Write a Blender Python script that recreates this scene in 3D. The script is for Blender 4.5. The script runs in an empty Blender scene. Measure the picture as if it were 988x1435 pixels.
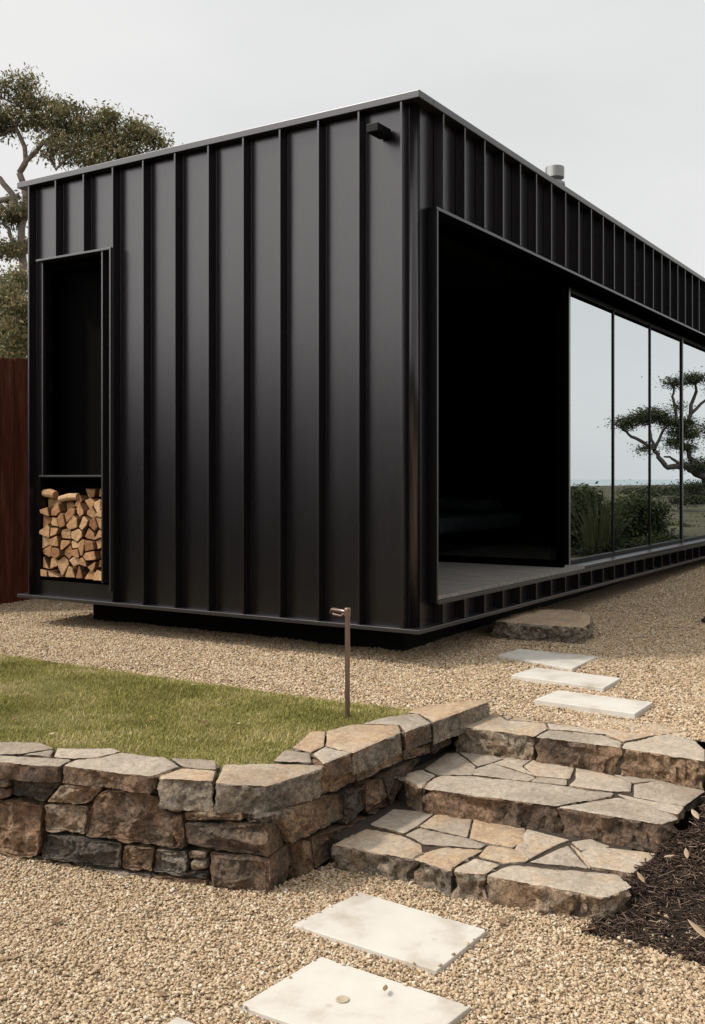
import bpy, bmesh, math, random
import numpy as np
from mathutils import Vector, Matrix, noise

random.seed(7)
RNG = np.random.default_rng(11)
scene = bpy.context.scene
COL = scene.collection
R = math.radians

# ------------------------------------------------------------------ camera
# World axes follow the cabin: x runs along its long glazed side, y along its short end.
FOC, UC, VH = 1437.0, 494.0, 670.0
CAM = Vector((-5.199, -2.895, 1.39))
YAW = math.atan2(-0.8428, 0.5383)
FWD = Vector((0.8428, 0.5383, 0.0))
RGT = Vector((0.5383, -0.8428, 0.0))
cd = bpy.data.cameras.new('camera')
cam = bpy.data.objects.new('camera', cd)
COL.objects.link(cam)
cam.location = CAM
cam.rotation_euler = (R(90), 0, YAW)
cd.sensor_fit = 'HORIZONTAL'
cd.sensor_width = 36.0
cd.lens = 36.0 * FOC / 988.0
cd.shift_y = -(717.5 - VH) / 988.0
cd.clip_start = 0.05
cd.clip_end = 20000
scene.camera = cam

# ------------------------------------------------------------------ light
SUN_AZ = Vector((-0.66, 0.75, 0)).normalized()
SUN_EL = R(50)
SUN_DIR = Vector((SUN_AZ.x * math.cos(SUN_EL), SUN_AZ.y * math.cos(SUN_EL), math.sin(SUN_EL)))
sd = bpy.data.lights.new('sun', 'SUN')
sd.energy = 2.9
sd.angle = R(5)
sd.color = (1.0, 0.94, 0.86)
sun = bpy.data.objects.new('sun', sd)
COL.objects.link(sun)
sun.rotation_euler = SUN_DIR.to_track_quat('Z', 'Y').to_euler()

world = bpy.data.worlds.new('World')
scene.world = world
world.use_nodes = True
nt = world.node_tree
nt.nodes.clear()
def wn(t): return nt.nodes.new(t)
wout = wn('ShaderNodeOutputWorld')
sky = wn('ShaderNodeTexSky')
sky.sky_type = 'NISHITA'
sky.sun_disc = False
sky.sun_elevation = SUN_EL
sky.sun_rotation = math.atan2(SUN_AZ.x, SUN_AZ.y)
sky.air_density = 1.2
sky.dust_density = 3.0
b1 = wn('ShaderNodeBackground'); b1.inputs['Strength'].default_value = 0.1
nt.links.new(sky.outputs['Color'], b1.inputs['Color'])
tc = wn('ShaderNodeTexCoord')
mp = wn('ShaderNodeMapping'); mp.inputs['Scale'].default_value = (1.0, 1.0, 2.6)
nt.links.new(tc.outputs['Generated'], mp.inputs['Vector'])
nz = wn('ShaderNodeTexNoise'); nz.inputs['Scale'].default_value = 1.7; nz.inputs['Detail'].default_value = 5
nt.links.new(mp.outputs['Vector'], nz.inputs['Vector'])
cr = wn('ShaderNodeValToRGB')
cr.color_ramp.elements[0].position = 0.30; cr.color_ramp.elements[0].color = (0.765, 0.772, 0.768, 1)
cr.color_ramp.elements[1].position = 0.72; cr.color_ramp.elements[1].color = (0.92, 0.917, 0.895, 1)
nt.links.new(nz.outputs['Fac'], cr.inputs['Fac'])
# the thin cloud is brighter round the veiled sun
dot = wn('ShaderNodeVectorMath'); dot.operation = 'DOT_PRODUCT'
dot.inputs[1].default_value = Vector((SUN_AZ.x * math.cos(R(26)), SUN_AZ.y * math.cos(R(26)), math.sin(R(26))))
nt.links.new(tc.outputs['Generated'], dot.inputs[0])
mr = wn('ShaderNodeMapRange'); mr.interpolation_type = 'SMOOTHSTEP'; mr.inputs['From Min'].default_value = 0.40; mr.inputs['From Max'].default_value = 1.0
mr.inputs['To Min'].default_value = 1.0; mr.inputs['To Max'].default_value = 3.3
nt.links.new(dot.outputs['Value'], mr.inputs['Value'])
sc = wn('ShaderNodeVectorMath'); sc.operation = 'SCALE'
nt.links.new(cr.outputs['Color'], sc.inputs[0]); nt.links.new(mr.outputs['Result'], sc.inputs['Scale'])
b2 = wn('ShaderNodeBackground')
nt.links.new(sc.outputs['Vector'], b2.inputs['Color'])
mx = wn('ShaderNodeMixShader'); mx.inputs['Fac'].default_value = 0.94
nt.links.new(b1.outputs[0], mx.inputs[1]); nt.links.new(b2.outputs[0], mx.inputs[2])
nt.links.new(mx.outputs[0], wout.inputs['Surface'])

vs = scene.view_settings
vs.view_transform = 'Standard'; vs.look = 'None'; vs.exposure = 0.0; vs.gamma = 1.0
vs.use_curve_mapping = False
scene.render.film_transparent = False
scene.cycles.use_denoising = True
scene.cycles.max_bounces = 8
scene.cycles.transparent_max_bounces = 12

# ------------------------------------------------------------------ geometry of the view
def ray(u, v):
    return FWD + RGT * ((u - UC) / FOC) + Vector((0, 0, -(v - VH) / FOC))
def on_z(u, v, z):
    d = ray(u, v); return CAM + d * ((z - CAM.z) / d.z)
def on_plane(u, v, p0, n):
    d = ray(u, v); return CAM + d * ((p0 - CAM).dot(n) / d.dot(n))
def at(u, v, depth):
    return CAM + ray(u, v) * depth
GLASS_Y = 0.10
def mirrored(u, v, depth):                      # where a thing seen in the glass really stands
    p = at(u, v, depth); return Vector((p.x, 2 * GLASS_Y - p.y, p.z))

# ------------------------------------------------------------------ materials
def new_mat(name):
    m = bpy.data.materials.new(name); m.use_nodes = True
    n = m.node_tree.nodes; p = n['Principled BSDF']
    return m, n, m.node_tree.links, p
def nd(n, t, **kw):
    o = n.new(t)
    for k, v in kw.items():
        if k in o.inputs: o.inputs[k].default_value = v
        else: setattr(o, k, v)
    return o
def ramp(n, stops):
    r = n.new('ShaderNodeValToRGB'); e = r.color_ramp.elements
    e[0].position, e[0].color = stops[0][0], (*stops[0][1], 1)
    e[1].position, e[1].color = stops[-1][0], (*stops[-1][1], 1)
    for pos, c in stops[1:-1]:
        x = e.new(pos); x.color = (*c, 1)
    return r
def mixc(n, l, fac, a, b, blend='MIX'):
    m = n.new('ShaderNodeMix'); m.data_type = 'RGBA'; m.blend_type = blend
    for sock, val in ((m.inputs[0], fac), (m.inputs[6], a), (m.inputs[7], b)):
        if hasattr(val, 'is_linked') or isinstance(val, bpy.types.NodeSocket): l.new(val, sock)
        elif isinstance(val, (int, float)): sock.default_value = val
        else: sock.default_value = (*val, 1)
    return m.outputs[2]
def bump(n, l, p, height, strength, dist=0.01, prev=None):
    b = n.new('ShaderNodeBump'); b.inputs['Strength'].default_value = strength; b.inputs['Distance'].default_value = dist
    l.new(height, b.inputs['Height'])
    if prev is not None: l.new(prev, b.inputs['Normal'])
    l.new(b.outputs['Normal'], p.inputs['Normal'])
    return b.outputs['Normal']
def pos(n): return n.new('ShaderNodeNewGeometry').outputs['Position']

def metal(name, base, rough, wob=0.25, dusty=0.0):
    m, n, l, p = new_mat(name)
    p.inputs['Metallic'].default_value = 1.0
    P = pos(n)
    mpn = nd(n, 'ShaderNodeMapping'); mpn.inputs['Scale'].default_value = (3.0, 3.0, 0.5)
    l.new(P, mpn.inputs['Vector'])
    t1 = nd(n, 'ShaderNodeTexNoise', Scale=2.0, Detail=3.0)
    l.new(mpn.outputs[0], t1.inputs['Vector'])
    t2 = nd(n, 'ShaderNodeTexNoise', Scale=5.0, Detail=3.0)
    l.new(P, t2.inputs['Vector'])
    rr = nd(n, 'ShaderNodeMapRange'); rr.inputs['To Min'].default_value = rough - .02; rr.inputs['To Max'].default_value = rough + .03
    l.new(t1.outputs['Fac'], rr.inputs['Value']); l.new(rr.outputs[0], p.inputs['Roughness'])
    c = mixc(n, l, t2.outputs['Fac'], tuple(x * .88 for x in base), tuple(x * 1.12 for x in base))
    l.new(c, p.inputs['Base Color'])
    bump(n, l, p, t1.outputs['Fac'], wob, 0.01)
    return m
def coat(name, base, rough, ior, wob):
    m = metal(name, base, rough, wob); p = m.node_tree.nodes['Principled BSDF']
    p.inputs['Metallic'].default_value = 0.0; p.inputs['IOR'].default_value = ior
    p.inputs['Specular Tint'].default_value = (1.0, 0.94, 0.965, 1)
    return m
M = {}
M['steel'] = coat('dark_satin_steel', (0.0050, 0.0040, 0.0050), 0.27, 1.64, 0.20)
M['trim'] = coat('dark_trim_steel', (0.012, 0.012, 0.012), 0.34, 1.75, 0.05)
M['frame'] = coat('black_frame_steel', (0.004, 0.004, 0.0045), 0.40, 1.25, 0.03)
M['jamb'] = metal('grey_jamb_metal', (0.22, 0.215, 0.215), 0.38, 0.03)
M['flue'] = metal('brushed_flue_steel', (0.24, 0.235, 0.23), 0.35, 0.05)
M['copper'] = metal('aged_copper_pipe', (0.27, 0.195, 0.155), 0.42, 0.05)

def plain(name, c, rough=0.8, spec=0.3, var=0.15, scale=12):
    m, n, l, p = new_mat(name)
    t = nd(n, 'ShaderNodeTexNoise', Scale=float(scale), Detail=5.0)
    l.new(pos(n), t.inputs['Vector'])
    l.new(mixc(n, l, t.outputs['Fac'], tuple(x * (1 - var * 2) for x in c), tuple(x * (1 + var * 2) for x in c)), p.inputs['Base Color'])
    p.inputs['Roughness'].default_value = rough
    p.inputs['Specular IOR Level'].default_value = spec
    bump(n, l, p, t.outputs['Fac'], 0.15, 0.005)
    return m
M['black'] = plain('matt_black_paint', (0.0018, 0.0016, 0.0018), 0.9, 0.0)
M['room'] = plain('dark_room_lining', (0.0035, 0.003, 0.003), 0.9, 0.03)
M['linen'] = plain('grey_blue_linen', (0.20, 0.235, 0.27), 0.9, 0.2)
M['fixture'] = plain('black_light_housing', (0.005, 0.005, 0.005), 0.5, 0.15)
M['plinth'] = plain('dark_footing', (0.012, 0.011, 0.011), 0.9, 0.1)

def deck_mat():
    m, n, l, p = new_mat('grey_decking')
    P = pos(n)
    s = nd(n, 'ShaderNodeSeparateXYZ'); l.new(P, s.inputs[0])
    mpn = nd(n, 'ShaderNodeMapping'); mpn.inputs['Scale'].default_value = (30, 2.0, 30)
    l.new(P, mpn.inputs['Vector'])
    t = nd(n, 'ShaderNodeTexNoise', Scale=1.6, Detail=6.0); l.new(mpn.outputs[0], t.inputs['Vector'])
    l.new(ramp_out(n, l, t.outputs['Fac'], [(0.3, (0.11, 0.10, 0.088)), (0.7, (0.29, 0.265, 0.24))]), p.inputs['Base Color'])
    p.inputs['Roughness'].default_value = 0.75
    bump(n, l, p, t.outputs['Fac'], 0.2, 0.004)
    return m
def ramp_out(n, l, fac, stops):
    r = ramp(n, stops); l.new(fac, r.inputs['Fac']); return r.outputs['Color']
M['deck'] = deck_mat()

def glass_mat(name, refl, through, tint=(0.90, 0.955, 0.985)):
    m, n, l, p = new_mat(name)
    n.remove(p)
    out = n['Material Output']
    g = nd(n, 'ShaderNodeBsdfGlossy', Roughness=0.0); g.inputs['Color'].default_value = (*tint, 1)
    t = nd(n, 'ShaderNodeBsdfTransparent'); t.inputs['Color'].default_value = (through, through, through, 1)
    lw = nd(n, 'ShaderNodeLayerWeight', Blend=0.35)
    r = nd(n, 'ShaderNodeMapRange'); r.inputs['To Min'].default_value = refl; r.inputs['To Max'].default_value = min(1, refl + .25)
    l.new(lw.outputs['Fresnel'], r.inputs['Value'])
    # the sheet is very slightly wavy
    tx = nd(n, 'ShaderNodeTexNoise', Scale=0.8, Detail=1.0); l.new(pos(n), tx.inputs['Vector'])
    b = nd(n, 'ShaderNodeBump'); b.inputs['Strength'].default_value = 0.03; b.inputs['Distance'].default_value = 0.01
    l.new(tx.outputs['Fac'], b.inputs['Height']); l.new(b.outputs[0], g.inputs['Normal'])
    mxs = nd(n, 'ShaderNodeMixShader')
    l.new(r.outputs[0], mxs.inputs[0]); l.new(t.outputs[0], mxs.inputs[1]); l.new(g.outputs[0], mxs.inputs[2])
    l.new(mxs.outputs[0], out.inputs['Surface'])
    return m
M['glass'] = glass_mat('reflective_window_glass', 0.76, 0.6)
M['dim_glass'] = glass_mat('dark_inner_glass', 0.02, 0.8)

def rock(name, stops, dark, bscale, bstr, grain):
    m, n, l, p = new_mat(name)
    oi = nd(n, 'ShaderNodeObjectInfo')
    P = pos(n)
    off = nd(n, 'ShaderNodeVectorMath', operation='SCALE'); off.inputs[0].default_value = (37.0, 11.0, 23.0)
    l.new(oi.outputs['Random'], off.inputs['Scale'])
    ad = nd(n, 'ShaderNodeVectorMath', operation='ADD'); l.new(P, ad.inputs[0]); l.new(off.outputs[0], ad.inputs[1])
    t1 = nd(n, 'ShaderNodeTexNoise', Scale=7.0, Detail=8.0, Roughness=0.65); l.new(ad.outputs[0], t1.inputs['Vector'])
    t2 = nd(n, 'ShaderNodeTexNoise', Scale=bscale, Detail=10.0, Roughness=0.7); l.new(ad.outputs[0], t2.inputs['Vector'])
    t3 = nd(n, 'ShaderNodeTexNoise', Scale=2.6, Detail=3.0); l.new(ad.outputs[0], t3.inputs['Vector'])
    # tone: random per stone, moved by patches
    mth = nd(n, 'ShaderNodeMath', operation='MULTIPLY_ADD'); mth.inputs[1].default_value = 0.75; 
    l.new(t1.outputs['Fac'], mth.inputs[0]); 
    m2 = nd(n, 'ShaderNodeMath', operation='MULTIPLY_ADD'); m2.inputs[1].default_value = 0.75; m2.inputs[2].default_value = -0.27
    l.new(oi.outputs['Random'], m2.inputs[0]); l.new(m2.outputs[0], mth.inputs[2])
    c = ramp_out(n, l, mth.outputs[0], stops)
    f = nd(n, 'ShaderNodeMapRange'); f.inputs['From Min'].default_value = 0.5; f.inputs['From Max'].default_value = 0.68
    l.new(t3.outputs['Fac'], f.inputs['Value'])
    f2 = nd(n, 'ShaderNodeMath', operation='MULTIPLY'); f2.inputs[1].default_value = 0.55; l.new(f.outputs[0], f2.inputs[0])
    c = mixc(n, l, f2.outputs[0], c, dark)
    g = nd(n, 'ShaderNodeMapRange'); g.inputs['From Min'].default_value = 0.3; g.inputs['From Max'].default_value = 0.7
    g.inputs['To Min'].default_value = 1 - grain; g.inputs['To Max'].default_value = 1 + grain
    l.new(t2.outputs['Fac'], g.inputs['Value'])
    vm = nd(n, 'ShaderNodeVectorMath', operation='SCALE'); l.new(c, vm.inputs[0]); l.new(g.outputs[0], vm.inputs['Scale'])
    BASE = vm.outputs[0]
    p.inputs['Roughness'].default_value = 0.85
    p.inputs['Specular IOR Level'].default_value = 0.25
    n1 = bump(n, l, p, t1.outputs['Fac'], bstr, 0.05)
    vo = nd(n, 'ShaderNodeTexVoronoi', Scale=17.0); vo.feature = 'DISTANCE_TO_EDGE'
    wv = nd(n, 'ShaderNodeVectorMath', operation='MULTIPLY_ADD'); wv.inputs[1].default_value = (.12, .12, .12)
    l.new(t1.outputs['Color'], wv.inputs[0]); l.new(ad.outputs[0], wv.inputs[2]); l.new(wv.outputs[0], vo.inputs['Vector'])
    ck = nd(n, 'ShaderNodeMapRange'); ck.inputs['From Max'].default_value = 0.10; l.new(vo.outputs['Distance'], ck.inputs['Value'])
    ck2 = nd(n, 'ShaderNodeMapRange'); ck2.inputs['From Max'].default_value = 0.035; ck2.inputs['To Min'].default_value = 1 - grain * .9; l.new(vo.outputs['Distance'], ck2.inputs['Value'])
    t4 = nd(n, 'ShaderNodeTexNoise', Scale=110.0, Detail=5.0, Roughness=0.8); l.new(ad.outputs[0], t4.inputs['Vector'])
    g4 = nd(n, 'ShaderNodeMapRange'); g4.inputs['From Min'].default_value = 0.35; g4.inputs['From Max'].default_value = 0.65
    g4.inputs['To Min'].default_value = 1 - grain * .7; g4.inputs['To Max'].default_value = 1 + grain * .8; l.new(t4.outputs['Fac'], g4.inputs['Value'])
    cm = nd(n, 'ShaderNodeMath', operation='MULTIPLY'); l.new(ck2.outputs[0], cm.inputs[0]); l.new(g4.outputs[0], cm.inputs[1])
    vm2 = nd(n, 'ShaderNodeVectorMath', operation='SCALE'); l.new(BASE, vm2.inputs[0]); l.new(cm.outputs[0], vm2.inputs['Scale']); l.new(vm2.outputs[0], p.inputs['Base Color'])
    n2 = bump(n, l, p, ck.outputs[0], bstr * .45, 0.014, n1)
    bump(n, l, p, t2.outputs['Fac'], bstr, 0.02, n2)
    return m
M['face'] = rock('split_stone_face', [(0.05, (0.085, 0.078, 0.068)), (0.25, (0.13, 0.10, 0.076)), (0.42, (0.215, 0.135, 0.085)), (0.56, (0.33, 0.215, 0.13)), (0.72, (0.30, 0.245, 0.185)), (0.95, (0.13, 0.115, 0.10))],
                 (0.065, 0.055, 0.047), 45.0, 0.9, 0.55)
M['flag'] = rock('worn_flagstone', [(0.1, (0.27, 0.205, 0.15)), (0.35, (0.36, 0.30, 0.235)), (0.6, (0.42, 0.35, 0.27)), (0.78, (0.41, 0.29, 0.185)), (0.95, (0.33, 0.225, 0.145))],
                 (0.22, 0.185, 0.145), 38.0, 0.45, 0.24)
M['joint'] = plain('earthy_joint_fill', (0.055, 0.043, 0.033), 0.95, 0.1, 0.35, 70)
M['mortar'] = plain('dark_joint_mortar', (0.035, 0.030, 0.026), 0.95, 0.1, 0.3, 60)

def slab_mat():
    m, n, l, p = new_mat('cream_limestone')
    P = pos(n)
    t = nd(n, 'ShaderNodeTexNoise', Scale=5.0, Detail=8.0, Roughness=0.6); l.new(P, t.inputs['Vector'])
    t2 = nd(n, 'ShaderNodeTexNoise', Scale=120.0, Detail=4.0); l.new(P, t2.inputs['Vector'])
    oi = nd(n, 'ShaderNodeObjectInfo')
    c = ramp_out(n, l, t.outputs['Fac'], [(0.28, (0.37, 0.315, 0.245)), (0.47, (0.53, 0.49, 0.43)), (0.75, (0.58, 0.55, 0.50))])
    v = nd(n, 'ShaderNodeTexVoronoi', Scale=6.0); l.new(P, v.inputs['Vector'])
    s = nd(n, 'ShaderNodeMapRange'); s.inputs['From Min'].default_value = 0.0; s.inputs['From Max'].default_value = 0.09
    s.inputs['To Min'].default_value = 0.5; s.inputs['To Max'].default_value = 0.0
    l.new(v.outputs['Distance'], s.inputs['Value'])
    c = mixc(n, l, s.outputs[0], c, (0.30, 0.22, 0.13))
    l.new(c, p.inputs['Base Color']); p.inputs['Roughness'].default_value = 0.7
    bump(n, l, p, t2.outputs['Fac'], 0.12, 0.003)
    return m
M['slab'] = slab_mat()

PEB = [(0.0, (0.16, 0.115, 0.08)), (0.08, (0.26, 0.18, 0.115)), (0.25, (0.39, 0.275, 0.165)), (0.5, (0.455, 0.335, 0.21)), (0.75, (0.52, 0.40, 0.265)), (0.93, (0.58, 0.49, 0.37)), (1.0, (0.62, 0.56, 0.47))]
def pebble_mat():
    m, n, l, p = new_mat('tan_pebble')
    oi = nd(n, 'ShaderNodeObjectInfo')
    t = nd(n, 'ShaderNodeTexNoise', Scale=160.0, Detail=3.0); l.new(pos(n), t.inputs['Vector'])
    c = ramp_out(n, l, oi.outputs['Random'], PEB)
    c = mixc(n, l, 0.5, c, ramp_out(n, l, t.outputs['Fac'], [(0.3, (0.72, 0.68, 0.62)), (0.7, (1.15, 1.15, 1.15))]), 'MULTIPLY')
    l.new(c, p.inputs['Base Color']); p.inputs['Roughness'].default_value = 0.75
    p.inputs['Specular IOR Level'].default_value = 0.3
    return m
M['pebble'] = pebble_mat()
def gravel_mat():
    m, n, l, p = new_mat('gravel_bed')
    P = pos(n)
    v = nd(n, 'ShaderNodeTexVoronoi', Scale=95.0, Randomness=1.0); l.new(P, v.inputs['Vector'])
    s = nd(n, 'ShaderNodeSeparateColor'); l.new(v.outputs['Color'], s.inputs[0])
    c = ramp_out(n, l, s.outputs[0], PEB)
    d = nd(n, 'ShaderNodeMapRange'); d.inputs['From Min'].default_value = 0.3; d.inputs['From Max'].default_value = 0.75
    d.inputs['To Min'].default_value = 0.0; d.inputs['To Max'].default_value = 0.6
    l.new(v.outputs['Distance'], d.inputs['Value'])
    c = mixc(n, l, d.outputs[0], c, (0.14, 0.10, 0.065))
    l.new(c, p.inputs['Base Color']); p.inputs['Roughness'].default_value = 0.9
    p.inputs['Specular IOR Level'].default_value = 0.2
    inv = nd(n, 'ShaderNodeMath', operation='SUBTRACT'); inv.inputs[0].default_value = 1.0; l.new(v.outputs['Distance'], inv.inputs[1])
    bump(n, l, p, inv.outputs[0], 0.9, 0.01)
    return m
M['gravel'] = gravel_mat()

def attr_mat(name, stops, rough=0.8, spec=0.2, trans=0.0, patch=None):
    m, n, l, p = new_mat(name)
    a = nd(n, 'ShaderNodeAttribute', attribute_name='tone')
    c = ramp_out(n, l, a.outputs['Fac'], stops)
    if patch:
        t = nd(n, 'ShaderNodeTexNoise', Scale=patch[0], Detail=4.0); l.new(pos(n), t.inputs['Vector'])
        f = nd(n, 'ShaderNodeMapRange'); f.inputs['From Min'].default_value = 0.48; f.inputs['From Max'].default_value = 0.68
        f.inputs['To Max'].default_value = patch[2]
        l.new(t.outputs['Fac'], f.inputs['Value'])
        c = mixc(n, l, f.outputs[0], c, patch[1])
    l.new(c, p.inputs['Base Color']); p.inputs['Roughness'].default_value = rough
    p.inputs['Specular IOR Level'].default_value = spec
    if trans:
        out = n['Material Output']
        tr = nd(n, 'ShaderNodeBsdfTranslucent'); l.new(c, tr.inputs['Color'])
        mxs = nd(n, 'ShaderNodeMixShader'); mxs.inputs[0].default_value = trans
        l.new(p.outputs[0], mxs.inputs[1]); l.new(tr.outputs[0], mxs.inputs[2]); l.new(mxs.outputs[0], out.inputs['Surface'])
    return m
M['grass'] = attr_mat('lawn_grass', [(0, (0.10, 0.10, 0.022)), (0.4, (0.27, 0.25, 0.058)), (0.72, (0.40, 0.34, 0.12)), (1, (0.62, 0.50, 0.30))], 0.7, 0.25, 0.25, (3.0, (0.30, 0.25, 0.09), 0.55))
M['turf'] = plain('turf_soil', (0.11, 0.11, 0.035), 0.95, 0.1, 0.3, 40)
M['chip'] = attr_mat('bark_chip', [(0, (0.028, 0.019, 0.015)), (0.4, (0.09, 0.058, 0.042)), (0.72, (0.20, 0.135, 0.095)), (1, (0.38, 0.28, 0.20))], 0.85, 0.2)
M['mulch'] = plain('dark_mulch_soil', (0.022, 0.016, 0.012), 0.95, 0.1, 0.3, 50)
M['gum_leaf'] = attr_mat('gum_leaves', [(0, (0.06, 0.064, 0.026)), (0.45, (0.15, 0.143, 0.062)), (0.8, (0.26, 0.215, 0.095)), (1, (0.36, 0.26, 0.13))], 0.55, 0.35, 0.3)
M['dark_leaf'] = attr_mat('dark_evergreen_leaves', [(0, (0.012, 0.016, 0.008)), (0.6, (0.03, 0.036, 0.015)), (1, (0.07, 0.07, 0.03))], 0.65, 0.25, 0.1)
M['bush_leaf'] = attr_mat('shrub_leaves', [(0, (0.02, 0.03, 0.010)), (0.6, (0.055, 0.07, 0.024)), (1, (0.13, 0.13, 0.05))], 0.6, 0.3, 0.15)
M['dead_leaf'] = attr_mat('dry_fallen_leaf', [(0, (0.13, 0.07, 0.04)), (0.5, (0.30, 0.19, 0.11)), (1, (0.46, 0.36, 0.25))], 0.75, 0.25, 0.1)
M['bark'] = plain('gum_bark', (0.20, 0.165, 0.14), 0.9, 0.15, 0.3, 9)
M['dark_bark'] = plain('dark_bark', (0.035, 0.03, 0.026), 0.9, 0.15, 0.3, 9)
M['meadow'] = plain('dry_meadow', (0.068, 0.062, 0.038), 0.95, 0.1, 0.45, 0.9)
M['woods'] = plain('wooded_slope', (0.022, 0.026, 0.013), 0.95, 0.05, 0.4, 0.8)
def rust_mat():
    m, n, l, p = new_mat('red_brown_boards')
    P = pos(n)
    mpn = nd(n, 'ShaderNodeMapping'); mpn.inputs['Scale'].default_value = (5, 1, 0.6); l.new(P, mpn.inputs[0])
    t = nd(n, 'ShaderNodeTexNoise', Scale=3.5, Detail=9.0, Roughness=0.7); l.new(mpn.outputs[0], t.inputs['Vector'])
    l.new(ramp_out(n, l, t.outputs['Fac'], [(0.3, (0.055, 0.017, 0.010)), (0.5, (0.12, 0.036, 0.020)), (0.62, (0.17, 0.060, 0.035)), (0.78, (0.22, 0.11, 0.075))]), p.inputs['Base Color'])
    p.inputs['Roughness'].default_value = 0.85; p.inputs['Specular IOR Level'].default_value = 0.15
    bump(n, l, p, t.outputs['Fac'], 0.2, 0.004)
    return m
M['rust'] = rust_mat()
def wood_end():
    m, n, l, p = new_mat('split_wood_end')
    oi = nd(n, 'ShaderNodeObjectInfo')
    t = nd(n, 'ShaderNodeTexNoise', Scale=28.0, Detail=6.0); l.new(pos(n), t.inputs['Vector'])
    tcn = nd(n, 'ShaderNodeTexCoord')
    w = nd(n, 'ShaderNodeTexWave', Scale=34.0, Distortion=5.0); w.wave_type = 'RINGS'; w.rings_direction = 'X'
    w.inputs['Detail'].default_value = 2.0
    l.new(tcn.outputs['Object'], w.inputs['Vector'])
    c = ramp_out(n, l, oi.outputs['Random'], [(0, (0.26, 0.13, 0.06)), (0.35, (0.42, 0.235, 0.115)), (0.7, (0.50, 0.295, 0.15)), (1, (0.58, 0.39, 0.22))])
    c = mixc(n, l, w.outputs['Fac'], c, mixc(n, l, 0.30, c, (0.16, 0.07, 0.03)))
    c = mixc(n, l, ramp_out(n, l, t.outputs['Fac'], [(0.42, (0, 0, 0)), (0.75, (0.6, 0.6, 0.6))]), c, (0.18, 0.08, 0.04))
    l.new(c, p.inputs['Base Color']); p.inputs['Roughness'].default_value = 0.85; p.inputs['Specular IOR Level'].default_value = 0.15
    sp = nd(n, 'ShaderNodeTexNoise', Scale=85.0, Detail=4.0); l.new(pos(n), sp.inputs['Vector'])
    nb = bump(n, l, p, t.outputs['Fac'], 0.8, 0.015)
    bump(n, l, p, sp.outputs['Fac'], 0.6, 0.006, nb)
    return m
M['wood_end'] = wood_end()
M['wood_side'] = plain('wood_bark_side', (0.14, 0.075, 0.04), 0.9, 0.15, 0.35, 30)
def sea_mat():
    m, n, l, p = new_mat('pale_sea')
    p.inputs['Base Color'].default_value = (0.22, 0.28, 0.30, 1); p.inputs['Roughness'].default_value = 0.25
    t = nd(n, 'ShaderNodeTexNoise', Scale=0.05, Detail=6.0); l.new(pos(n), t.inputs['Vector'])
    bump(n, l, p, t.outputs['Fac'], 0.5, 1.0)
    return m
M['sea'] = sea_mat()

# ------------------------------------------------------------------ building helpers
class MB:
    def __init__(self): self.v, self.f, self.mi = [], [], []
    def add(self, vs, fs, mi=0):
        o = len(self.v); self.v += [tuple(x) for x in vs]
        self.f += [tuple(i + o for i in q) for q in fs]; self.mi += [mi] * len(fs)
        return self
    def box(self, x0, x1, y0, y1, z0, z1, mi=0):
        vs = [(x0, y0, z0), (x1, y0, z0), (x1, y1, z0), (x0, y1, z0), (x0, y0, z1), (x1, y0, z1), (x1, y1, z1), (x0, y1, z1)]
        return self.add(vs, [(0, 3, 2, 1), (4, 5, 6, 7), (0, 1, 5, 4), (1, 2, 6, 5), (2, 3, 7, 6), (3, 0, 4, 7)], mi)
    def tube(self, pts, radii, seg=8, mi=0, caps=True):
        pts = [Vector(p) for p in pts]; n = len(pts); vs = []; ref = None
        for i, p in enumerate(pts):
            d = (pts[min(i + 1, n - 1)] - pts[max(i - 1, 0)]).normalized()
            if ref is None: ref = d.orthogonal().normalized()
            ref = (ref - d * ref.dot(d)).normalized(); b = d.cross(ref)
            for k in range(seg):
                a = 2 * math.pi * k / seg
                vs.append(p + (ref * math.cos(a) + b * math.sin(a)) * radii[i])
        fs = [(i * seg + k, i * seg + (k + 1) % seg, (i + 1) * seg + (k + 1) % seg, (i + 1) * seg + k) for i in range(n - 1) for k in range(seg)]
        if caps:
            fs.append(tuple(range(seg - 1, -1, -1))); fs.append(tuple((n - 1) * seg + k for k in range(seg)))
        return self.add(vs, fs, mi)
    def lathe(self, cx, cy, prof, seg=32, mi=0):
        vs = [(cx + r * math.cos(2 * math.pi * k / seg), cy + r * math.sin(2 * math.pi * k / seg), z) for r, z in prof for k in range(seg)]
        n = len(prof)
        fs = [(i * seg + k, i * seg + (k + 1) % seg, (i + 1) * seg + (k + 1) % seg, (i + 1) * seg + k) for i in range(n - 1) for k in range(seg)]
        return self.add(vs, fs, mi)
    def build(self, name, mats, parent=None, smooth=False, bevel=0.0, origin=None, seg=2):
        me = bpy.data.meshes.new(name)
        v = self.v
        if origin is not None: v = [(a - origin[0], b - origin[1], c - origin[2]) for a, b, c in v]
        me.from_pydata(v, [], self.f)
        for m in (mats if isinstance(mats, (list, tuple)) else [mats]): me.materials.append(m)
        me.polygons.foreach_set('material_index', self.mi)
        if smooth: me.polygons.foreach_set('use_smooth', [True] * len(me.polygons))
        me.validate(); me.update()
        o = bpy.data.objects.new(name, me); COL.objects.link(o)
        if origin is not None: o.location = origin
        if parent is not None:
            o.parent = parent
            pl = parent_world(parent); b = Vector(origin) if origin is not None else Vector((0, 0, 0))
            o.location = b - pl
        if bevel:
            md = o.modifiers.new('edge', 'BEVEL'); md.width = bevel; md.segments = seg; md.limit_method = 'ANGLE'; md.angle_limit = R(40)
        return o
def parent_world(o):
    p = Vector((0, 0, 0))
    while o is not None: p += o.location; o = o.parent
    return p
def empty(name, loc):
    o = bpy.data.objects.new(name, None); o.empty_display_size = 0.2; COL.objects.link(o); o.location = loc; return o
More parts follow.
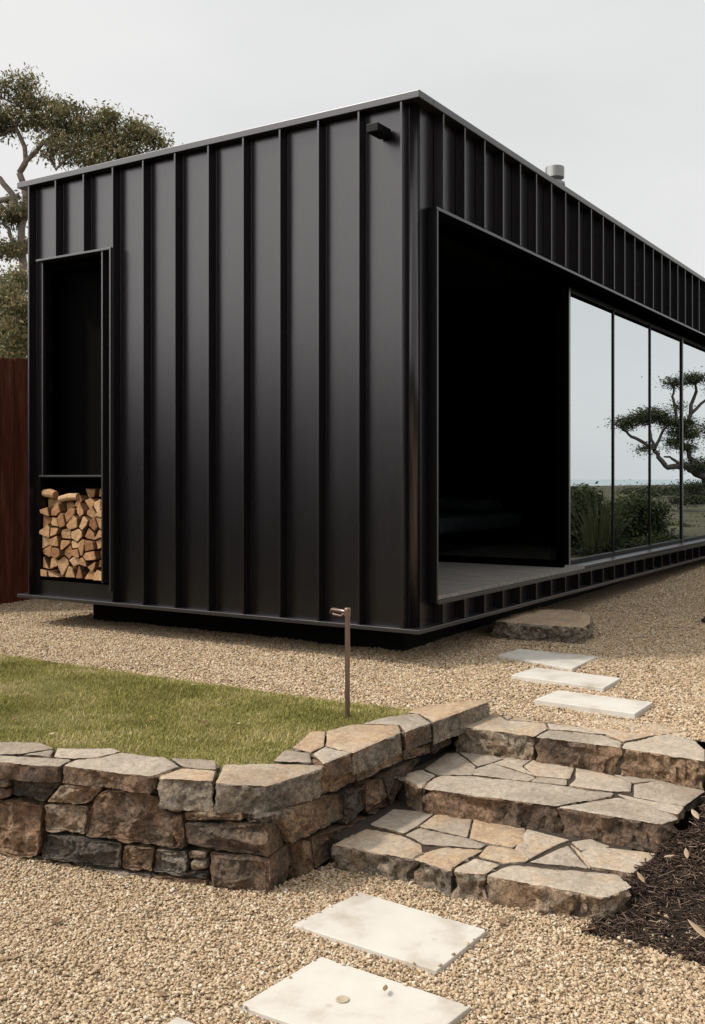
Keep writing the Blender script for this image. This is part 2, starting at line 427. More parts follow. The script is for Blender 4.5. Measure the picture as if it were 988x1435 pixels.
def tag(o, label=None, cat=None, group=None, kind=None):
    for k, v in (('label', label), ('category', cat), ('group', group), ('kind', kind)):
        if v: o[k] = v
    return o
def np_mesh(name, V, F, mat, tone=None, parent=None, smooth=False):
    me = bpy.data.meshes.new(name)
    V = np.asarray(V, dtype=np.float32); F = np.asarray(F, dtype=np.int32); k = F.shape[1]
    if parent is not None: V = V - np.array(parent_world(parent), dtype=np.float32)
    me.vertices.add(len(V)); me.vertices.foreach_set('co', V.ravel())
    me.loops.add(F.size); me.loops.foreach_set('vertex_index', F.ravel())
    me.polygons.add(len(F)); me.polygons.foreach_set('loop_start', np.arange(0, F.size, k, dtype=np.int32))
    try: me.polygons.foreach_set('loop_total', np.full(len(F), k, dtype=np.int32))
    except Exception: pass
    if smooth: me.polygons.foreach_set('use_smooth', np.ones(len(F), dtype=bool))
    me.update(calc_edges=True)
    if tone is not None:
        a = me.attributes.new('tone', 'FLOAT', 'POINT'); a.data.foreach_set('value', np.asarray(tone, dtype=np.float32))
    me.materials.append(mat)
    o = bpy.data.objects.new(name, me); COL.objects.link(o)
    if parent is not None: o.parent = parent
    return o
def fbm(p, s, o=4): return noise.fractal(Vector(p) * s, 1.0, 2.0, o)

# ------------------------------------------------------------------ heights of the site
def terrace(x, y):
    z = 0.29 + 0.017 * max(0.0, min(x, 14.0))
    return z
def wall_x(y): return -2.485 - 0.25 * (y + 0.83)         # outer face of the front retaining wall
def smooth(a, b, x):
    t = max(0.0, min(1.0, (x - a) / (b - a))); return t * t * (3 - 2 * t)
def ramp_z(x, y):                                          # the mulched bank right of the steps
    return 0.115 * smooth(-2.2, -1.5, x) + 0.11 * smooth(-1.65, -1.15, x) + 0.085 * smooth(-1.15, -.85, x) + 0.016 * fbm((x, y, 0), 5)
def ground_z(x, y):
    if y > -1.9: base = 0.29 * min(smooth(-0.95, -0.6, x) if y < -0.3 else 1.0, smooth(wall_x(y) + .2, wall_x(y) + .6, x))
    else: base = 0.14 * smooth(-2.1, -1.4, x) + 0.15 * smooth(-1.2, -.7, x)
    z = base + (0.017 * max(0.0, min(x, 14.0)) if base > 0.2 else 0)
    d = max(0.0, -4.0 - y)
    far = max(0.0, math.hypot(x, y) - 12)
    z -= 0.0165 * min(d, 150)
    if d > 150: z -= min(14, (d - 150) * 0.35)
    if far > 0: z += min(1.0, far / 30) * 0.25 * fbm((x, y, 3.0), 0.06)
    return z - (0.008 if (y < -1.9 and x > -.5) else 0.03)
def axis_vals(lo, hi, step, out):
    a = list(np.arange(lo, hi + 1e-6, step)); s = step; x = hi
    while x < out: s *= 1.22; x += s; a.append(x)
    s = step; x = lo
    while x > -out: s *= 1.22; x -= s; a.insert(0, x)
    return a
xs, ys = axis_vals(-4.0, 1.0, 0.1, 420), axis_vals(-3.5, 3.0, 0.1, 420)
V = [(x, y, ground_z(x, y)) for y in ys for x in xs]
nx = len(xs)
F = [(j * nx + i, j * nx + i + 1, (j + 1) * nx + i + 1, (j + 1) * nx + i) for j in range(len(ys) - 1) for i in range(nx - 1)]
g = np_mesh('ground', V, F, M['meadow'], smooth=True); g['kind'] = 'structure'
s = MB().add([(-9000, -9000, -11), (9000, -9000, -11), (9000, -100, -11), (-9000, -100, -11)], [(0, 1, 2, 3)]).build('sea', M['sea']); s['kind'] = 'structure'
# unseen wooded rise front left, shaped to darken the end wall's reflection
V, F = [], []
na, nr = 90, 7
for i in range(na + 1):
    a = R(92) + (R(262) - R(92)) * i / na
    ext = smooth(0, 0.12, i / na) * (1 - smooth(0.86, 1, i / na))
    for j in range(nr + 1):
        t = j / nr; r = 13 + 26 * t + 1.5 * fbm((a * 4, t, 0), 1.0)
        hh = (5.4 * math.sin(min(1, t * 1.5) * math.pi / 2)) * ext
        hh += ext * (0.7 * fbm((a * 9, t * 2, 5), 1.0) + 0.4 * fbm((a * 30, t * 6, 1), 1.0)) * (0.3 + t)
        V.append((r * math.cos(a), r * math.sin(a), -0.2 + hh))
for i in range(na):
    for j in range(nr):
        k = i * (nr + 1) + j; F.append((k, k + 1, k + nr + 2, k + nr + 1))
h = np_mesh('unseen_hill', V, F, M['woods'], smooth=True); h['kind'] = 'structure'

def sheet(name, poly, zf, mat, step=0.12, bump_a=0.006, seed=0.0):
    """a surface clipped to a polygon: a grid cut by the polygon's edges"""
    bm = bmesh.new()
    vs = [bm.verts.new((x, y, 0)) for x, y in poly]; bm.faces.new(vs)
    x0, x1 = min(p[0] for p in poly), max(p[0] for p in poly); y0, y1 = min(p[1] for p in poly), max(p[1] for p in poly)
    for ax, lo, hi in ((0, x0, x1), (1, y0, y1)):
        k = lo + step
        while k < hi - 1e-3:
            co = (k, 0, 0) if ax == 0 else (0, k, 0); no = (1, 0, 0) if ax == 0 else (0, 1, 0)
            bmesh.ops.bisect_plane(bm, geom=bm.verts[:] + bm.edges[:] + bm.faces[:], plane_co=co, plane_no=no)
            k += step
    for v in bm.verts: v.co.z = zf(v.co.x, v.co.y) + bump_a * fbm((v.co.x, v.co.y, seed), 2.2)
    bmesh.ops.recalc_face_normals(bm, faces=bm.faces)
    me = bpy.data.meshes.new(name); bm.to_mesh(me); bm.free()
    me.materials.append(mat); me.polygons.foreach_set('use_smooth', [True] * len(me.polygons))
    if me.polygons and me.polygons[0].normal.z < 0: me.flip_normals()
    o = bpy.data.objects.new(name, me); COL.objects.link(o); return o
low_poly = [(-7.5, -5.5), (-2.05, -5.5), (-2.05, -2.4), (-2.17, -1.85), (-2.05, -1.84), (-2.05, -0.86), (wall_x(-0.83) + .05, -0.80), (wall_x(3.5) + .05, 3.5), (-7.5, 3.5)]
up_poly = [(-1.03, 9.0), (-1.03, -0.50), (-0.85, -0.75), (-0.80, -1.95), (-1.10, -2.15), (-1.25, -2.6), (-1.25, -3.0), (0.3, -3.2), (3.0, -2.5), (6.0, -1.5), (9.5, -1.0), (9.5, 9.0)]
lawn_poly = [(wall_x(6.0) + .12, 6.0), (wall_x(-.55) + .12, -.55), (wall_x(-.65) + .22, -.62), (-1.60, -0.60), (-1.30, -0.68), (-0.98, -0.72), (-1.01, -.4), (-1.045, 0.2), (-1.05, 2.0), (-0.97, 4.0), (-0.95, 6.0)]
mul_poly = [(-2.20, -1.80), (-2.19, -2.0), (-2.22, -2.2), (-2.16, -2.6), (-2.16, -5.0), (-1.0, -5.0), (-1.0, -2.6), (-0.98, -2.1), (-0.75, -1.90), (-1.05, -1.96), (-1.45, -1.96), (-1.66, -1.90), (-1.9, -1.82)]
sl = sheet('gravel_yard', low_poly, lambda x, y: 0.0, M['gravel'], 0.15); sl['kind'] = 'structure'
su = sheet('gravel_terrace', up_poly, terrace, M['gravel'], 0.3, 0.008); su['kind'] = 'structure'
def lawn_z(x, y): return 0.318 - 0.02 * smooth(-1.3, -1.0, x) + 0.018 * (1 - smooth(wall_x(y) + .2, wall_x(y) + .6, x))
sw = sheet('lawn', lawn_poly, lawn_z, M['turf'], 0.15, 0.008); sw['kind'] = 'structure'
sm = sheet('mulch_bed', mul_poly, lambda x, y: ramp_z(x, y) + 0.004, M['mulch'], 0.08, 0.012); sm['kind'] = 'structure'

def inside(poly, X, Y):
    c = np.zeros(len(X), bool); n = len(poly); j = n - 1
    for i in range(n):
        xi, yi = poly[i]; xj, yj = poly[j]
        c ^= ((yi > Y) != (yj > Y)) & (X < (xj - xi) * (Y - yi) / (yj - yi + 1e-12) + xi); j = i
    return c
def scatter(poly, box, dens):
    n = int((box[1] - box[0]) * (box[3] - box[2]) * dens)
    X = RNG.uniform(box[0], box[1], n); Y = RNG.uniform(box[2], box[3], n)
    k = inside(poly, X, Y); return X[k], Y[k]
def in_view(X, Y, Z, pad=25):
    dx, dy = X - CAM.x, Y - CAM.y
    dep = dx * FWD.x + dy * FWD.y; lat = dx * RGT.x + dy * RGT.y
    u = UC + FOC * lat / np.maximum(dep, .1); v = VH - FOC * (Z - CAM.z) / np.maximum(dep, .1)
    return (dep > .5) & (u > -220 - pad) & (u < 1250 + pad) & (v < 1700)

# ------------------------------------------------------------------ pebbles: one object, instanced on points
def pebble_tree():
    t = bpy.data.node_groups.new('pebble_scatter', 'GeometryNodeTree')
    t.interface.new_socket('Geometry', in_out='INPUT', socket_type='NodeSocketGeometry')
    t.interface.new_socket('Geometry', in_out='OUTPUT', socket_type='NodeSocketGeometry')
    N, L = t.nodes, t.links
    gi, go = N.new('NodeGroupInput'), N.new('NodeGroupOutput')
    join = N.new('GeometryNodeJoinGeometry')
    for k in range(4):
        ico = N.new('GeometryNodeMeshIcoSphere'); ico.inputs['Radius'].default_value = 1.0; ico.inputs['Subdivisions'].default_value = 2
        nz_ = N.new('ShaderNodeTexNoise'); nz_.noise_dimensions = '4D'; nz_.inputs['W'].default_value = k * 7.3; nz_.inputs['Scale'].default_value = 0.8
        nz_.inputs['Detail'].default_value = 1.0
        sub = N.new('ShaderNodeVectorMath'); sub.operation = 'SUBTRACT'; sub.inputs[1].default_value = (.5, .5, .5)
        mul = N.new('ShaderNodeVectorMath'); mul.operation = 'SCALE'; mul.inputs['Scale'].default_value = 1.7
        L.new(nz_.outputs['Color'], sub.inputs[0]); L.new(sub.outputs[0], mul.inputs[0])
        sp = N.new('GeometryNodeSetPosition'); L.new(ico.outputs['Mesh'], sp.inputs['Geometry']); L.new(mul.outputs[0], sp.inputs['Offset'])
        ss = N.new('GeometryNodeSetShadeSmooth'); L.new(sp.outputs[0], ss.inputs[0])
        sm_ = N.new('GeometryNodeSetMaterial'); sm_.inputs['Material'].default_value = M['pebble']; L.new(ss.outputs[0], sm_.inputs[0])
        gt = N.new('GeometryNodeGeometryToInstance'); L.new(sm_.outputs[0], gt.inputs[0]); L.new(gt.outputs[0], join.inputs[0])
    iop = N.new('GeometryNodeInstanceOnPoints')
    L.new(gi.outputs[0], iop.inputs['Points']); L.new(join.outputs[0], iop.inputs['Instance'])
    iop.inputs['Pick Instance'].default_value = True
    for nm, sock, ty in (('rot', 'Rotation', 'FLOAT_VECTOR'), ('siz', 'Scale', 'FLOAT_VECTOR')):
        a = N.new('GeometryNodeInputNamedAttribute'); a.data_type = ty; a.inputs['Name'].default_value = nm
        L.new(a.outputs['Attribute'], iop.inputs[sock])
    ri = N.new('FunctionNodeRandomValue'); ri.data_type = 'INT'
    ri.inputs[4].default_value = 0; ri.inputs[5].default_value = 3
    L.new(ri.outputs[2], iop.inputs['Instance Index'])
    L.new(iop.outputs[0], go.inputs[0])
    return t
PT = pebble_tree()
def pebbles(name, X, Y, Z, smin, smax):
    n = len(X); me = bpy.data.meshes.new(name)
    me.vertices.add(n); me.vertices.foreach_set('co', np.stack([X, Y, Z], 1).astype(np.float32).ravel())
    a = me.attributes.new('rot', 'FLOAT_VECTOR', 'POINT')
    r = np.stack([RNG.normal(0, .35, n), RNG.normal(0, .35, n), RNG.uniform(0, 6.28, n)], 1); a.data.foreach_set('vector', r.astype(np.float32).ravel())
    b = me.attributes.new('siz', 'FLOAT_VECTOR', 'POINT')
    sz = smin + (smax - smin) * RNG.beta(1.6, 3.0, n)
    s3 = np.stack([sz * RNG.uniform(.9, 1.5, n), sz * RNG.uniform(.7, 1.1, n), sz * RNG.uniform(.45, .85, n)], 1); b.data.foreach_set('vector', s3.astype(np.float32).ravel())
    me.materials.append(M['pebble'])
    o = bpy.data.objects.new(name, me); COL.objects.link(o)
    md = o.modifiers.new('pebbles', 'NODES'); md.node_group = PT
    return o
# ------------------------------------------------------------------ cabin
cabin = tag(empty('cabin', (0, 0, 0.29)), 'black steel clad cabin with standing seams, wood store and mirror windows', 'cabin')
ZB, ZT, FLEN, LEN, WID = 0.523, 3.562, 0.065, 10.0, 3.30
def bars(name, items, mat, bevel=0.004, parent=cabin):
    m = MB()
    for it in items: m.box(*it)
    return m.build(name, mat, parent, bevel=bevel)
# end wall (x = 0), with the niche of the wood store left open
NY0, NY1, NZ0, NZ1 = 2.476, 3.192, 0.652, 2.985
m = MB()
m.box(0, .06, .036, NY0, ZB, ZT); m.box(0, .06, NY1, WID, ZB, ZT); m.box(0, .06, NY0, NY1, NZ1, ZT); m.box(0, .06, 3.131, NY1 - .001, 1.413, NZ1 - .001); m.box(0, .06, NY0, NY1, ZB, NZ0)
m.build('end_wall', M['steel'], cabin)
for k in range(12):
    y = 0.052 + 0.2904 * k
    z0 = 3.0 if NY0 < y < NY1 else ZB
    m = MB().box(-FLEN, -.0015, y - .007, y + .007, z0, ZT)
    m.box(-.004, -.001, y - .022, y - .0075, z0, ZT)
    m.build('seam', M['steel'], cabin, bevel=0.0025)
# long wall (y = 0)
OX0, OX1, OZ0, OZ1 = 0.1625, 9.45, 0.690, 2.94
m = MB()
m.box(.0615, OX0, 0, .06, ZB, ZT); m.box(.036, .0612, 0, .03, ZB, ZT); m.box(OX1, LEN, 0, .06, ZB, ZT); m.box(OX0, OX1, 0, .06, OZ1, ZT); m.box(OX0, OX1, 0, .06, ZB, OZ0 - .03)
m.build('long_wall', M['steel'], cabin)
x = 0.243
while x < LEN:
    for z0, z1 in ([(ZB, ZT)] if x > OX1 + .05 else [(2.995, ZT), (ZB, .638)]):
        MB().box(x - .007, x + .007, -FLEN, -.0015, z0, z1).build('seam', M['steel'], cabin, bevel=0.0025)
    x += 0.2862
bars('back_wall', [(LEN - .06, LEN, .061, WID - .061, ZB, ZT), (.061, LEN, WID - .06, WID, ZB, ZT)], M['steel'], 0)
# corner fold
m = MB()
arc = [(.0355 - .0375 * math.cos(t * math.pi / 16), .0355 - .0375 * math.sin(t * math.pi / 16)) for t in range(9)]
pts2 = [(-.002, .06)] + arc + [(.06, -.002)]
nn_ = len(pts2)
m.add([(x_, y_, z_) for z_ in (ZB, ZT) for x_, y_ in pts2], [(k_ + 1, k_, nn_ + k_, nn_ + k_ + 1) for k_ in range(nn_ - 1)])
ct_ = m.build('corner_trim', M['steel'], cabin, smooth=True)
md = ct_.modifiers.new('thick', 'SOLIDIFY'); md.thickness = .0015; md.offset = -1
rf = bars('roof', [(.01, LEN - .01, .01, WID - .01, 3.52, 3.558)], M['trim'], 0)
o = .07
bars('roof_coping', [(-o, .10, -o, WID + o, 3.563, 3.607), (.101, LEN + o, -o, .10, 3.563, 3.607), (LEN - .1, LEN + o, .101, WID + o, 3.563, 3.607), (.101, LEN - .101, WID - .1, WID + o, 3.563, 3.607)], M['trim'], 0.004)
bars('base_flange', [(-o, .12, -o, WID + o, 0.497, 0.522), (.121, LEN + o, -o, .12, 0.497, 0.522), (LEN - .1, LEN + o, .121, WID + o, 0.497, 0.522), (.121, LEN - .101, WID - .1, WID + o, 0.497, 0.522)], M['trim'], 0.003)
bars('footing', [(.40, LEN - .3, .30, 3.06, 0.24, 0.495)], M['plinth'], 0.004)
bars('underfloor', [(.121, LEN - .101, .121, WID - .101, .500, .640)], M['plinth'], 0)
# portal frame round the big opening
PO = .056
m = MB()
m.box(.164, .188, -PO, .11, .648, 2.972); m.box(.164, OX1 + .035, -PO, .11, 2.9735, 2.993); m.box(.1895, OX1 + .035, -PO, .11, .640, .664); m.box(OX1, OX1 + .034, -PO, .11, .6655, 2.972)
pf = m.build('opening_frame', M['frame'], cabin, bevel=0.002)
m = MB()
m.box(.168, .184, -PO - .004, -PO - .0005, .648, 2.972); m.box(.164, OX1 + .035, -PO - .004, -PO - .0005, 2.9735, 2.993); m.box(.1895, OX1 + .035, -PO - .004, -PO - .0005, .640, .664)
m.build('edge_trim', M['trim'], pf, bevel=0.0015)
bars('opening_soffit', [(.1895, OX1 - .001, -PO + .012, .16, 2.936, 2.972)], M['black'], 0.002)
# floor, porch and room
WX_ = 2.70
bars('floor', [(.1895, WX_ + .02, -.045, WID - .07, .666, .690), (WX_ + .0205, LEN - .07, GLASS_Y + .031, WID - .07, .666, .690)], M['deck'], 0)
bars('sill', [(WX_ + .0205, OX1 - .001, -.050, GLASS_Y + .030, .666, .6905)], M['trim'], 0.002)
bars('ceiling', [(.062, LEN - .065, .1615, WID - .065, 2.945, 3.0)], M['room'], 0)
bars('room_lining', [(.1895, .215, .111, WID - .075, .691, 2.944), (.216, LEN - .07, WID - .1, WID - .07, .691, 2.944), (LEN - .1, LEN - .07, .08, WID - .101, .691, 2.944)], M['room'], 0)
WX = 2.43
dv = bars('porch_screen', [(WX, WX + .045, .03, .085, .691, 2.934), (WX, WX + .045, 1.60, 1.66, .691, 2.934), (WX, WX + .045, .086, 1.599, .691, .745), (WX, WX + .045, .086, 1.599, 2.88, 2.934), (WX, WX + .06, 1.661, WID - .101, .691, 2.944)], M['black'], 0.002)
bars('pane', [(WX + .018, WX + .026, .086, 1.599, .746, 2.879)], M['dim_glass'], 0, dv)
bars('wall_return', [(WX + .046, 2.69, .105, .155, .691, 2.934)], M['black'], 0.002)
# fixed windows: frame + pane each
edges = [2.707, 3.848, 4.973, 6.130, 7.270, 8.400, 9.448]
for i in range(6):
    a, b = edges[i], edges[i + 1]
    la = .045 if i in (0, 3) else .016
    m = MB()
    y0, y1 = GLASS_Y - .010, GLASS_Y + .03
    m.box(a + .001, a + la, y0 - (.002 if i in (0, 3) else 0), y1, .692, 2.934)
    m.box(b - .018, b - .001, y0, y1, .692, 2.934)
    m.box(a + la + .001, b - .0195, y0, y1, .692, .728); m.box(a + la + .001, b - .0195, y0, y1, 2.902, 2.934)
    fr = m.build('window', M['frame'], cabin, bevel=0.002)
    if i in (0, 3): MB().box(a + .001, a + .034, y0 - .007, y0 - .0025, .692, 2.934).build('jamb', M['jamb'], fr, bevel=.001)
    MB().box(a + la + .002, b - .021, y0 - .003, y0 - .0005, .718, .727).build('glazing_bead', M['trim'], fr)
    MB().box(a + la, b - .0185, GLASS_Y, GLASS_Y + .012, .727, 2.903).build('pane', M['glass'], fr)
# flue
fl = MB().lathe(3.36, .46, [(.001, 3.56), (.062, 3.56), (.062, 4.0), (.001, 4.0)]).build('flue', M['flue'], cabin, smooth=False)
MB().lathe(3.36, .46, [(.06, 3.955), (.088, 3.962), (.088, 3.985), (.06, 3.99)]).build('collar', M['flue'], fl)
MB().lathe(3.36, .46, [(.001, 4.025), (.08, 4.025), (.082, 4.03), (.082, 4.118), (.078, 4.124), (.001, 4.126)]).build('cowl', M['flue'], fl)
# wall light on the end wall
wl = MB().box(-.165, -.012, .148, .226, 3.385, 3.434).build('wall_light', M['fixture'], cabin, bevel=0.004)
MB().box(-.011, -.001, .158, .216, 3.392, 3.427).build('mount', M['fixture'], wl, bevel=0.002)
# wood store: lining, shelf, thin nested frames
ws = MB()
ws.box(.061, .46, NY1, NY1 + .03, NZ0 - .03, NZ1 + .03); ws.box(.061, .46, NY0 - .03, NY0, NZ0 - .03, NZ1 + .03); ws.box(.46, .49, NY0 - .03, NY1 + .03, NZ0 - .03, NZ1 + .03)
ws.box(.0, .459, NY0 + .001, NY1 - .001, NZ0 - .02, NZ0); ws.box(.061, .459, NY0 + .001, NY1 - .001, NZ1, NZ1 + .02)
wso = ws.build('wood_store', M['black'], cabin)
MB().box(-.02, .455, NY0 + .002, NY1 - .002, 1.397, 1.411).build('shelf', M['trim'], wso, bevel=0.002)
m = MB()
m.box(-.085, -.0015, 2.372, 2.386, NZ0 - .05, NZ1 - .0005); m.box(-.075, -.0015, 2.460, 2.474, NZ0, NZ1 - .001); m.box(-.03, -.0015, 3.130, 3.140, 1.412, NZ1 - .0005)
m.box(-.085, -.0015, 2.372, 3.142, NZ1, NZ1 + .016)
m.build('frame', M['trim'], wso, bevel=0.002)

# bed behind the inner glass
bed = tag(empty('bed', (4.1, 1.75, .69)), 'bed with grey blue linen, faint in the dark room behind the porch', 'bed')
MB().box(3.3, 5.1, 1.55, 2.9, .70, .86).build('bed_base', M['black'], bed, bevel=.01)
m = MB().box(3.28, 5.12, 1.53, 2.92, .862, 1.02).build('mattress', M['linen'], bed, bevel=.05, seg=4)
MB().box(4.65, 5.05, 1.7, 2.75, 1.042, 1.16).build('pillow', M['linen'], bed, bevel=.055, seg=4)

# ------------------------------------------------------------------ firewood
def voronoi(pts, rect):
    cells = []
    for i, p in enumerate(pts):
        poly = [Vector((rect[0], rect[2])), Vector((rect[1], rect[2])), Vector((rect[1], rect[3])), Vector((rect[0], rect[3]))]
        for j, q in enumerate(pts):
            if i == j: continue
            n = q - p; mid = (p + q) / 2; out = []
            for a, b in zip(poly, poly[1:] + poly[:1]):
                da, db = (a - mid).dot(n), (b - mid).dot(n)
                if da <= 0: out.append(a)
                if (da < 0) != (db < 0) and abs(da - db) > 1e-12: out.append(a + (b - a) * (da / (da - db)))
            poly = out
            if len(poly) < 3: break
        cells.append(poly)
    return cells
rw = random.Random(5)
rows = 9
pts = []; rowid = []
for r_ in range(rows):
    nlog = 6 + (r_ % 2)
    for c_ in range(nlog):
        pts.append(Vector((2.49 + (.695 / nlog) * (c_ + .5) + rw.uniform(-.03, .03), .655 + .0735 * (r_ + .5) + rw.uniform(-.024, .024)))); rowid.append(r_)
cells = voronoi(pts, (2.482, 3.188, .655, .655 + .0735 * rows))
words = ['bottom', 'second lowest', 'third lowest', 'lower middle', 'middle', 'upper middle', 'third highest', 'second highest', 'topmost']
for i, poly in enumerate(cells):
    if len(poly) < 3: continue
    if rowid[i] == rows - 1 and pts[i].x > 2.86: continue
    c = sum(poly, Vector((0, 0))) / len(poly)
    pl = []
    for p in poly:
        d = p - c; L = d.length
        if L < 1e-4: continue
        pl.append(c + d * (max(.3, 1 - .005 / L) * rw.uniform(.84, 1.0)))
    if len(pl) > 4 and rw.random() < .5: pl.pop(rw.randrange(len(pl)))
    front = -.012 + rw.uniform(-.02, .03) + (.05 if rowid[i] == rows - 2 else 0) + (.11 if rowid[i] == rows - 1 else 0)
    n = len(pl); mb = MB()
    # rounded outline, slightly sloping sawn face
    ol = []
    for a_, b_ in zip(pl, pl[1:] + pl[:1]):
        for t in (0.06, .35, .65, .94):
            q = a_.lerp(b_, t); ol.append(q)
    n = len(ol); sl_ = (rw.uniform(-.15, .15), rw.uniform(-.15, .15))
    vs = []
    for q in ol: vs.append((front + .004 + (q.x - c.x) * sl_[0] + (q.y - c.y) * sl_[1] + rw.uniform(-.002, .002), q.x, q.y))
    for q in ol:
        q2 = c + (q - c) * .9; vs.append((front + (q2.x - c.x) * sl_[0] + (q2.y - c.y) * sl_[1], q2.x, q2.y))
    vs.append((front, c.x, c.y))
    for q in ol: vs.append((front + .33, q.x, q.y))
    mb.add(vs, [(k, (k + 1) % n, n + (k + 1) % n, n + k) for k in range(n)], 0)
    base = 0
    mb.f += [(n + k, n + (k + 1) % n, 2 * n) for k in range(n)]; mb.mi += [0] * n
    mb.f += [(k, 2 * n + 1 + k, 2 * n + 1 + (k + 1) % n, (k + 1) % n) for k in range(n)]; mb.mi += [1] * n
    mb.f.append(tuple(2 * n + 1 + k for k in range(n))); mb.mi.append(1)
    o = mb.build('firewood_log', [M['wood_end'], M['wood_side']], None, origin=(0.1, c.x, c.y))
    tag(o, f'split firewood log with pale sawn end in the {words[rowid[i]]} row of the wood store', 'log', f'firewood logs of the {words[rowid[i]]} row')
for (ya, za, yb, zb, rad, lab) in ((3.06, 1.265, 3.18, 1.278, .034, 'short round brown log lying sideways on the left top of the firewood'), (2.82, 1.255, 3.01, 1.235, .028, 'thin tan log lying crosswise on top of the firewood stack')):
    ptsl = [(.03, ya, za), (.028, (ya + yb) / 2, (za + zb) / 2 + .006), (.03, yb, zb)]
    o = MB().tube(ptsl, [rad * .9, rad, rad * .85], 10).build('firewood_log', [M['wood_end']], None, smooth=False, origin=(.03, ya, za)); tag(o, lab, 'log')

# ------------------------------------------------------------------ stones
def stone_mesh(name, poly, O, U, Vv, N, depth, parent, mats, gap=.006, bevel=.010, amp=.010, side=.006, facets=True, res=.012, seed=0, bulge=.0):
    """a stone from its outline on a plane: O + a U + b V, standing `depth` behind it along -N"""
    rs = random.Random(seed)
    P = [Vector(p) for p in poly]
    area = sum(a.x * b.y - b.x * a.y for a, b in zip(P, P[1:] + P[:1]))
    if area < 0: P.reverse()
    c = sum(P, Vector((0, 0))) / len(P)
    # inset along each edge's normal
    Q = []
    n = len(P)
    for i in range(n):
        a, b, d = P[i - 1], P[i], P[(i + 1) % n]
        e1 = (b - a).normalized(); e2 = (d - b).normalized()
        n1 = Vector((-e1.y, e1.x)); n2 = Vector((-e2.y, e2.x)); nn = n1 + n2
        if nn.length < .3: nn = n1
        nn = nn.normalized(); k = max(.5, nn.dot(n1)); Q.append(b + nn * min(gap / k, gap * 1.6))
    # round the corners once
    C2 = []
    for i in range(n):
        a, b = Q[i], Q[(i + 1) % n]; L = (b - a).length
        t = min(.2, .006 / max(L, 1e-4)); C2 += [a.lerp(b, t), a.lerp(b, 1 - t)]
    ol = []
    for a, b in zip(C2, C2[1:] + C2[:1]):
        k = max(1, int(round((b - a).length / res)))
        ol += [a.lerp(b, j / k) for j in range(k)]
    n = len(ol); c = sum(ol, Vector((0, 0))) / n
    pl = [(rs.uniform(.0, .008), Vector((rs.uniform(-.42, .42), rs.uniform(-.42, .42)))) for _ in range(5)]
    def hgt(p, w):
        q = p - c
        h = amp * 1.2 * fbm((p.x + seed * 3.1, p.y, seed), 9, 5) + (amp * .45 * (abs(fbm((p.x, p.y + seed, seed), 26, 3)) * -2 + .4) if facets else 0)
        if facets:
            f = min(a_ + g_.dot(q) for a_, g_ in pl); h += max(-.012, min(.010, f)) * (amp / .010)
        return max(-.030, min(.03, h + bulge)) * w
    rmean = sum((p - c).length for p in ol) / n
    ins = [0, bevel * .35, bevel]; 
    fr = [k / 7 for k in range(1, 7)]
    nside = max(3, int(depth / .013)) if depth > .05 else 2
    vs = []; mi_rows = []
    for j in range(nside + 1):                          # sides from the back up to the bevel
        z = -depth + (depth - bevel) * j / nside
        for p in ol:
            d = (p - c).normalized()
            w3 = O + U * p.x + Vv * p.y + N * z
            off = side * 1.6 * fbm(w3 + Vector((seed, 0, 0)), 13, 3) + side * 1.1 * fbm(w3 + Vector((seed, 3, 0)), 36, 3) - side * .7 * abs(fbm(w3 + Vector((3, seed, 0)), 22, 2))
            vs.append(w3 + (U * d.x + Vv * d.y) * off)
    top0 = nside
    for zz, iz in ((-bevel * .3, bevel * .3), (0, bevel)):
        for p in ol:
            d = p - c; L = d.length; q = c + d * max(.2, 1 - iz / max(L, 1e-4))
            jig = .35 * side * fbm((p.x * 1, p.y, seed + 9), 30, 2)
            vs.append(O + U * q.x + Vv * q.y + N * (zz + hgt(q, .6) - abs(jig)))
    rings = 12 if facets else 5
    for r_ in range(1, rings):
        t = 1 - r_ / rings
        for p in ol:
            d = p - c; L = d.length; q = c + d * ((1 - bevel / max(L, 1e-4)) * t if L > bevel else t * .2)
            vs.append(O + U * q.x + Vv * q.y + N * hgt(q, 1))
    vs.append(O + U * c.x + Vv * c.y + N * hgt(c, 1))
    rows_ = nside + 1 + 2 + rings - 1
    mb = MB(); mb.v = [tuple(v) for v in vs]
    for r_ in range(rows_ - 1):
        for k in range(n):
            mb.f.append((r_ * n + k, r_ * n + (k + 1) % n, (r_ + 1) * n + (k + 1) % n, (r_ + 1) * n + k)); mb.mi.append(1 if r_ <= top0 else 0)
    ctr = len(vs) - 1; r_ = rows_ - 1
    for k in range(n): mb.f.append((r_ * n + k, r_ * n + (k + 1) % n, ctr)); mb.mi.append(0)
    mb.f.append(tuple(range(n - 1, -1, -1))); mb.mi.append(1)
    o = mb.build(name, mats, parent, smooth=True, origin=tuple(O + U * c.x + Vv * c.y - N * depth))
    try: o.data.set_sharp_from_angle(angle=R(42))
    except Exception: pass
    return o
X_, Y_, Z_ = Vector((1, 0, 0)), Vector((0, 1, 0)), Vector((0, 0, 1))
def crop(pts, x0, y0, s): return [(x0 + a / s, y0 + b / s) for a, b in pts]
def flat_poly(px, z):
    return [(lambda p: (p.x, p.y))(on_z(u, v, z)) for u, v in px]
SEED = [100]
def flag_stone(name, px, z, depth, parent, **kw):
    SEED[0] += 1
    d = dict(gap=.0025, bevel=.006, amp=.004, side=.007, facets=False, seed=SEED[0]); d.update(kw)
    return stone_mesh(name, flat_poly(px, z), Vector((0, 0, z)), X_, Y_, Z_, depth, parent, [M['flag'], M['face']], **d)

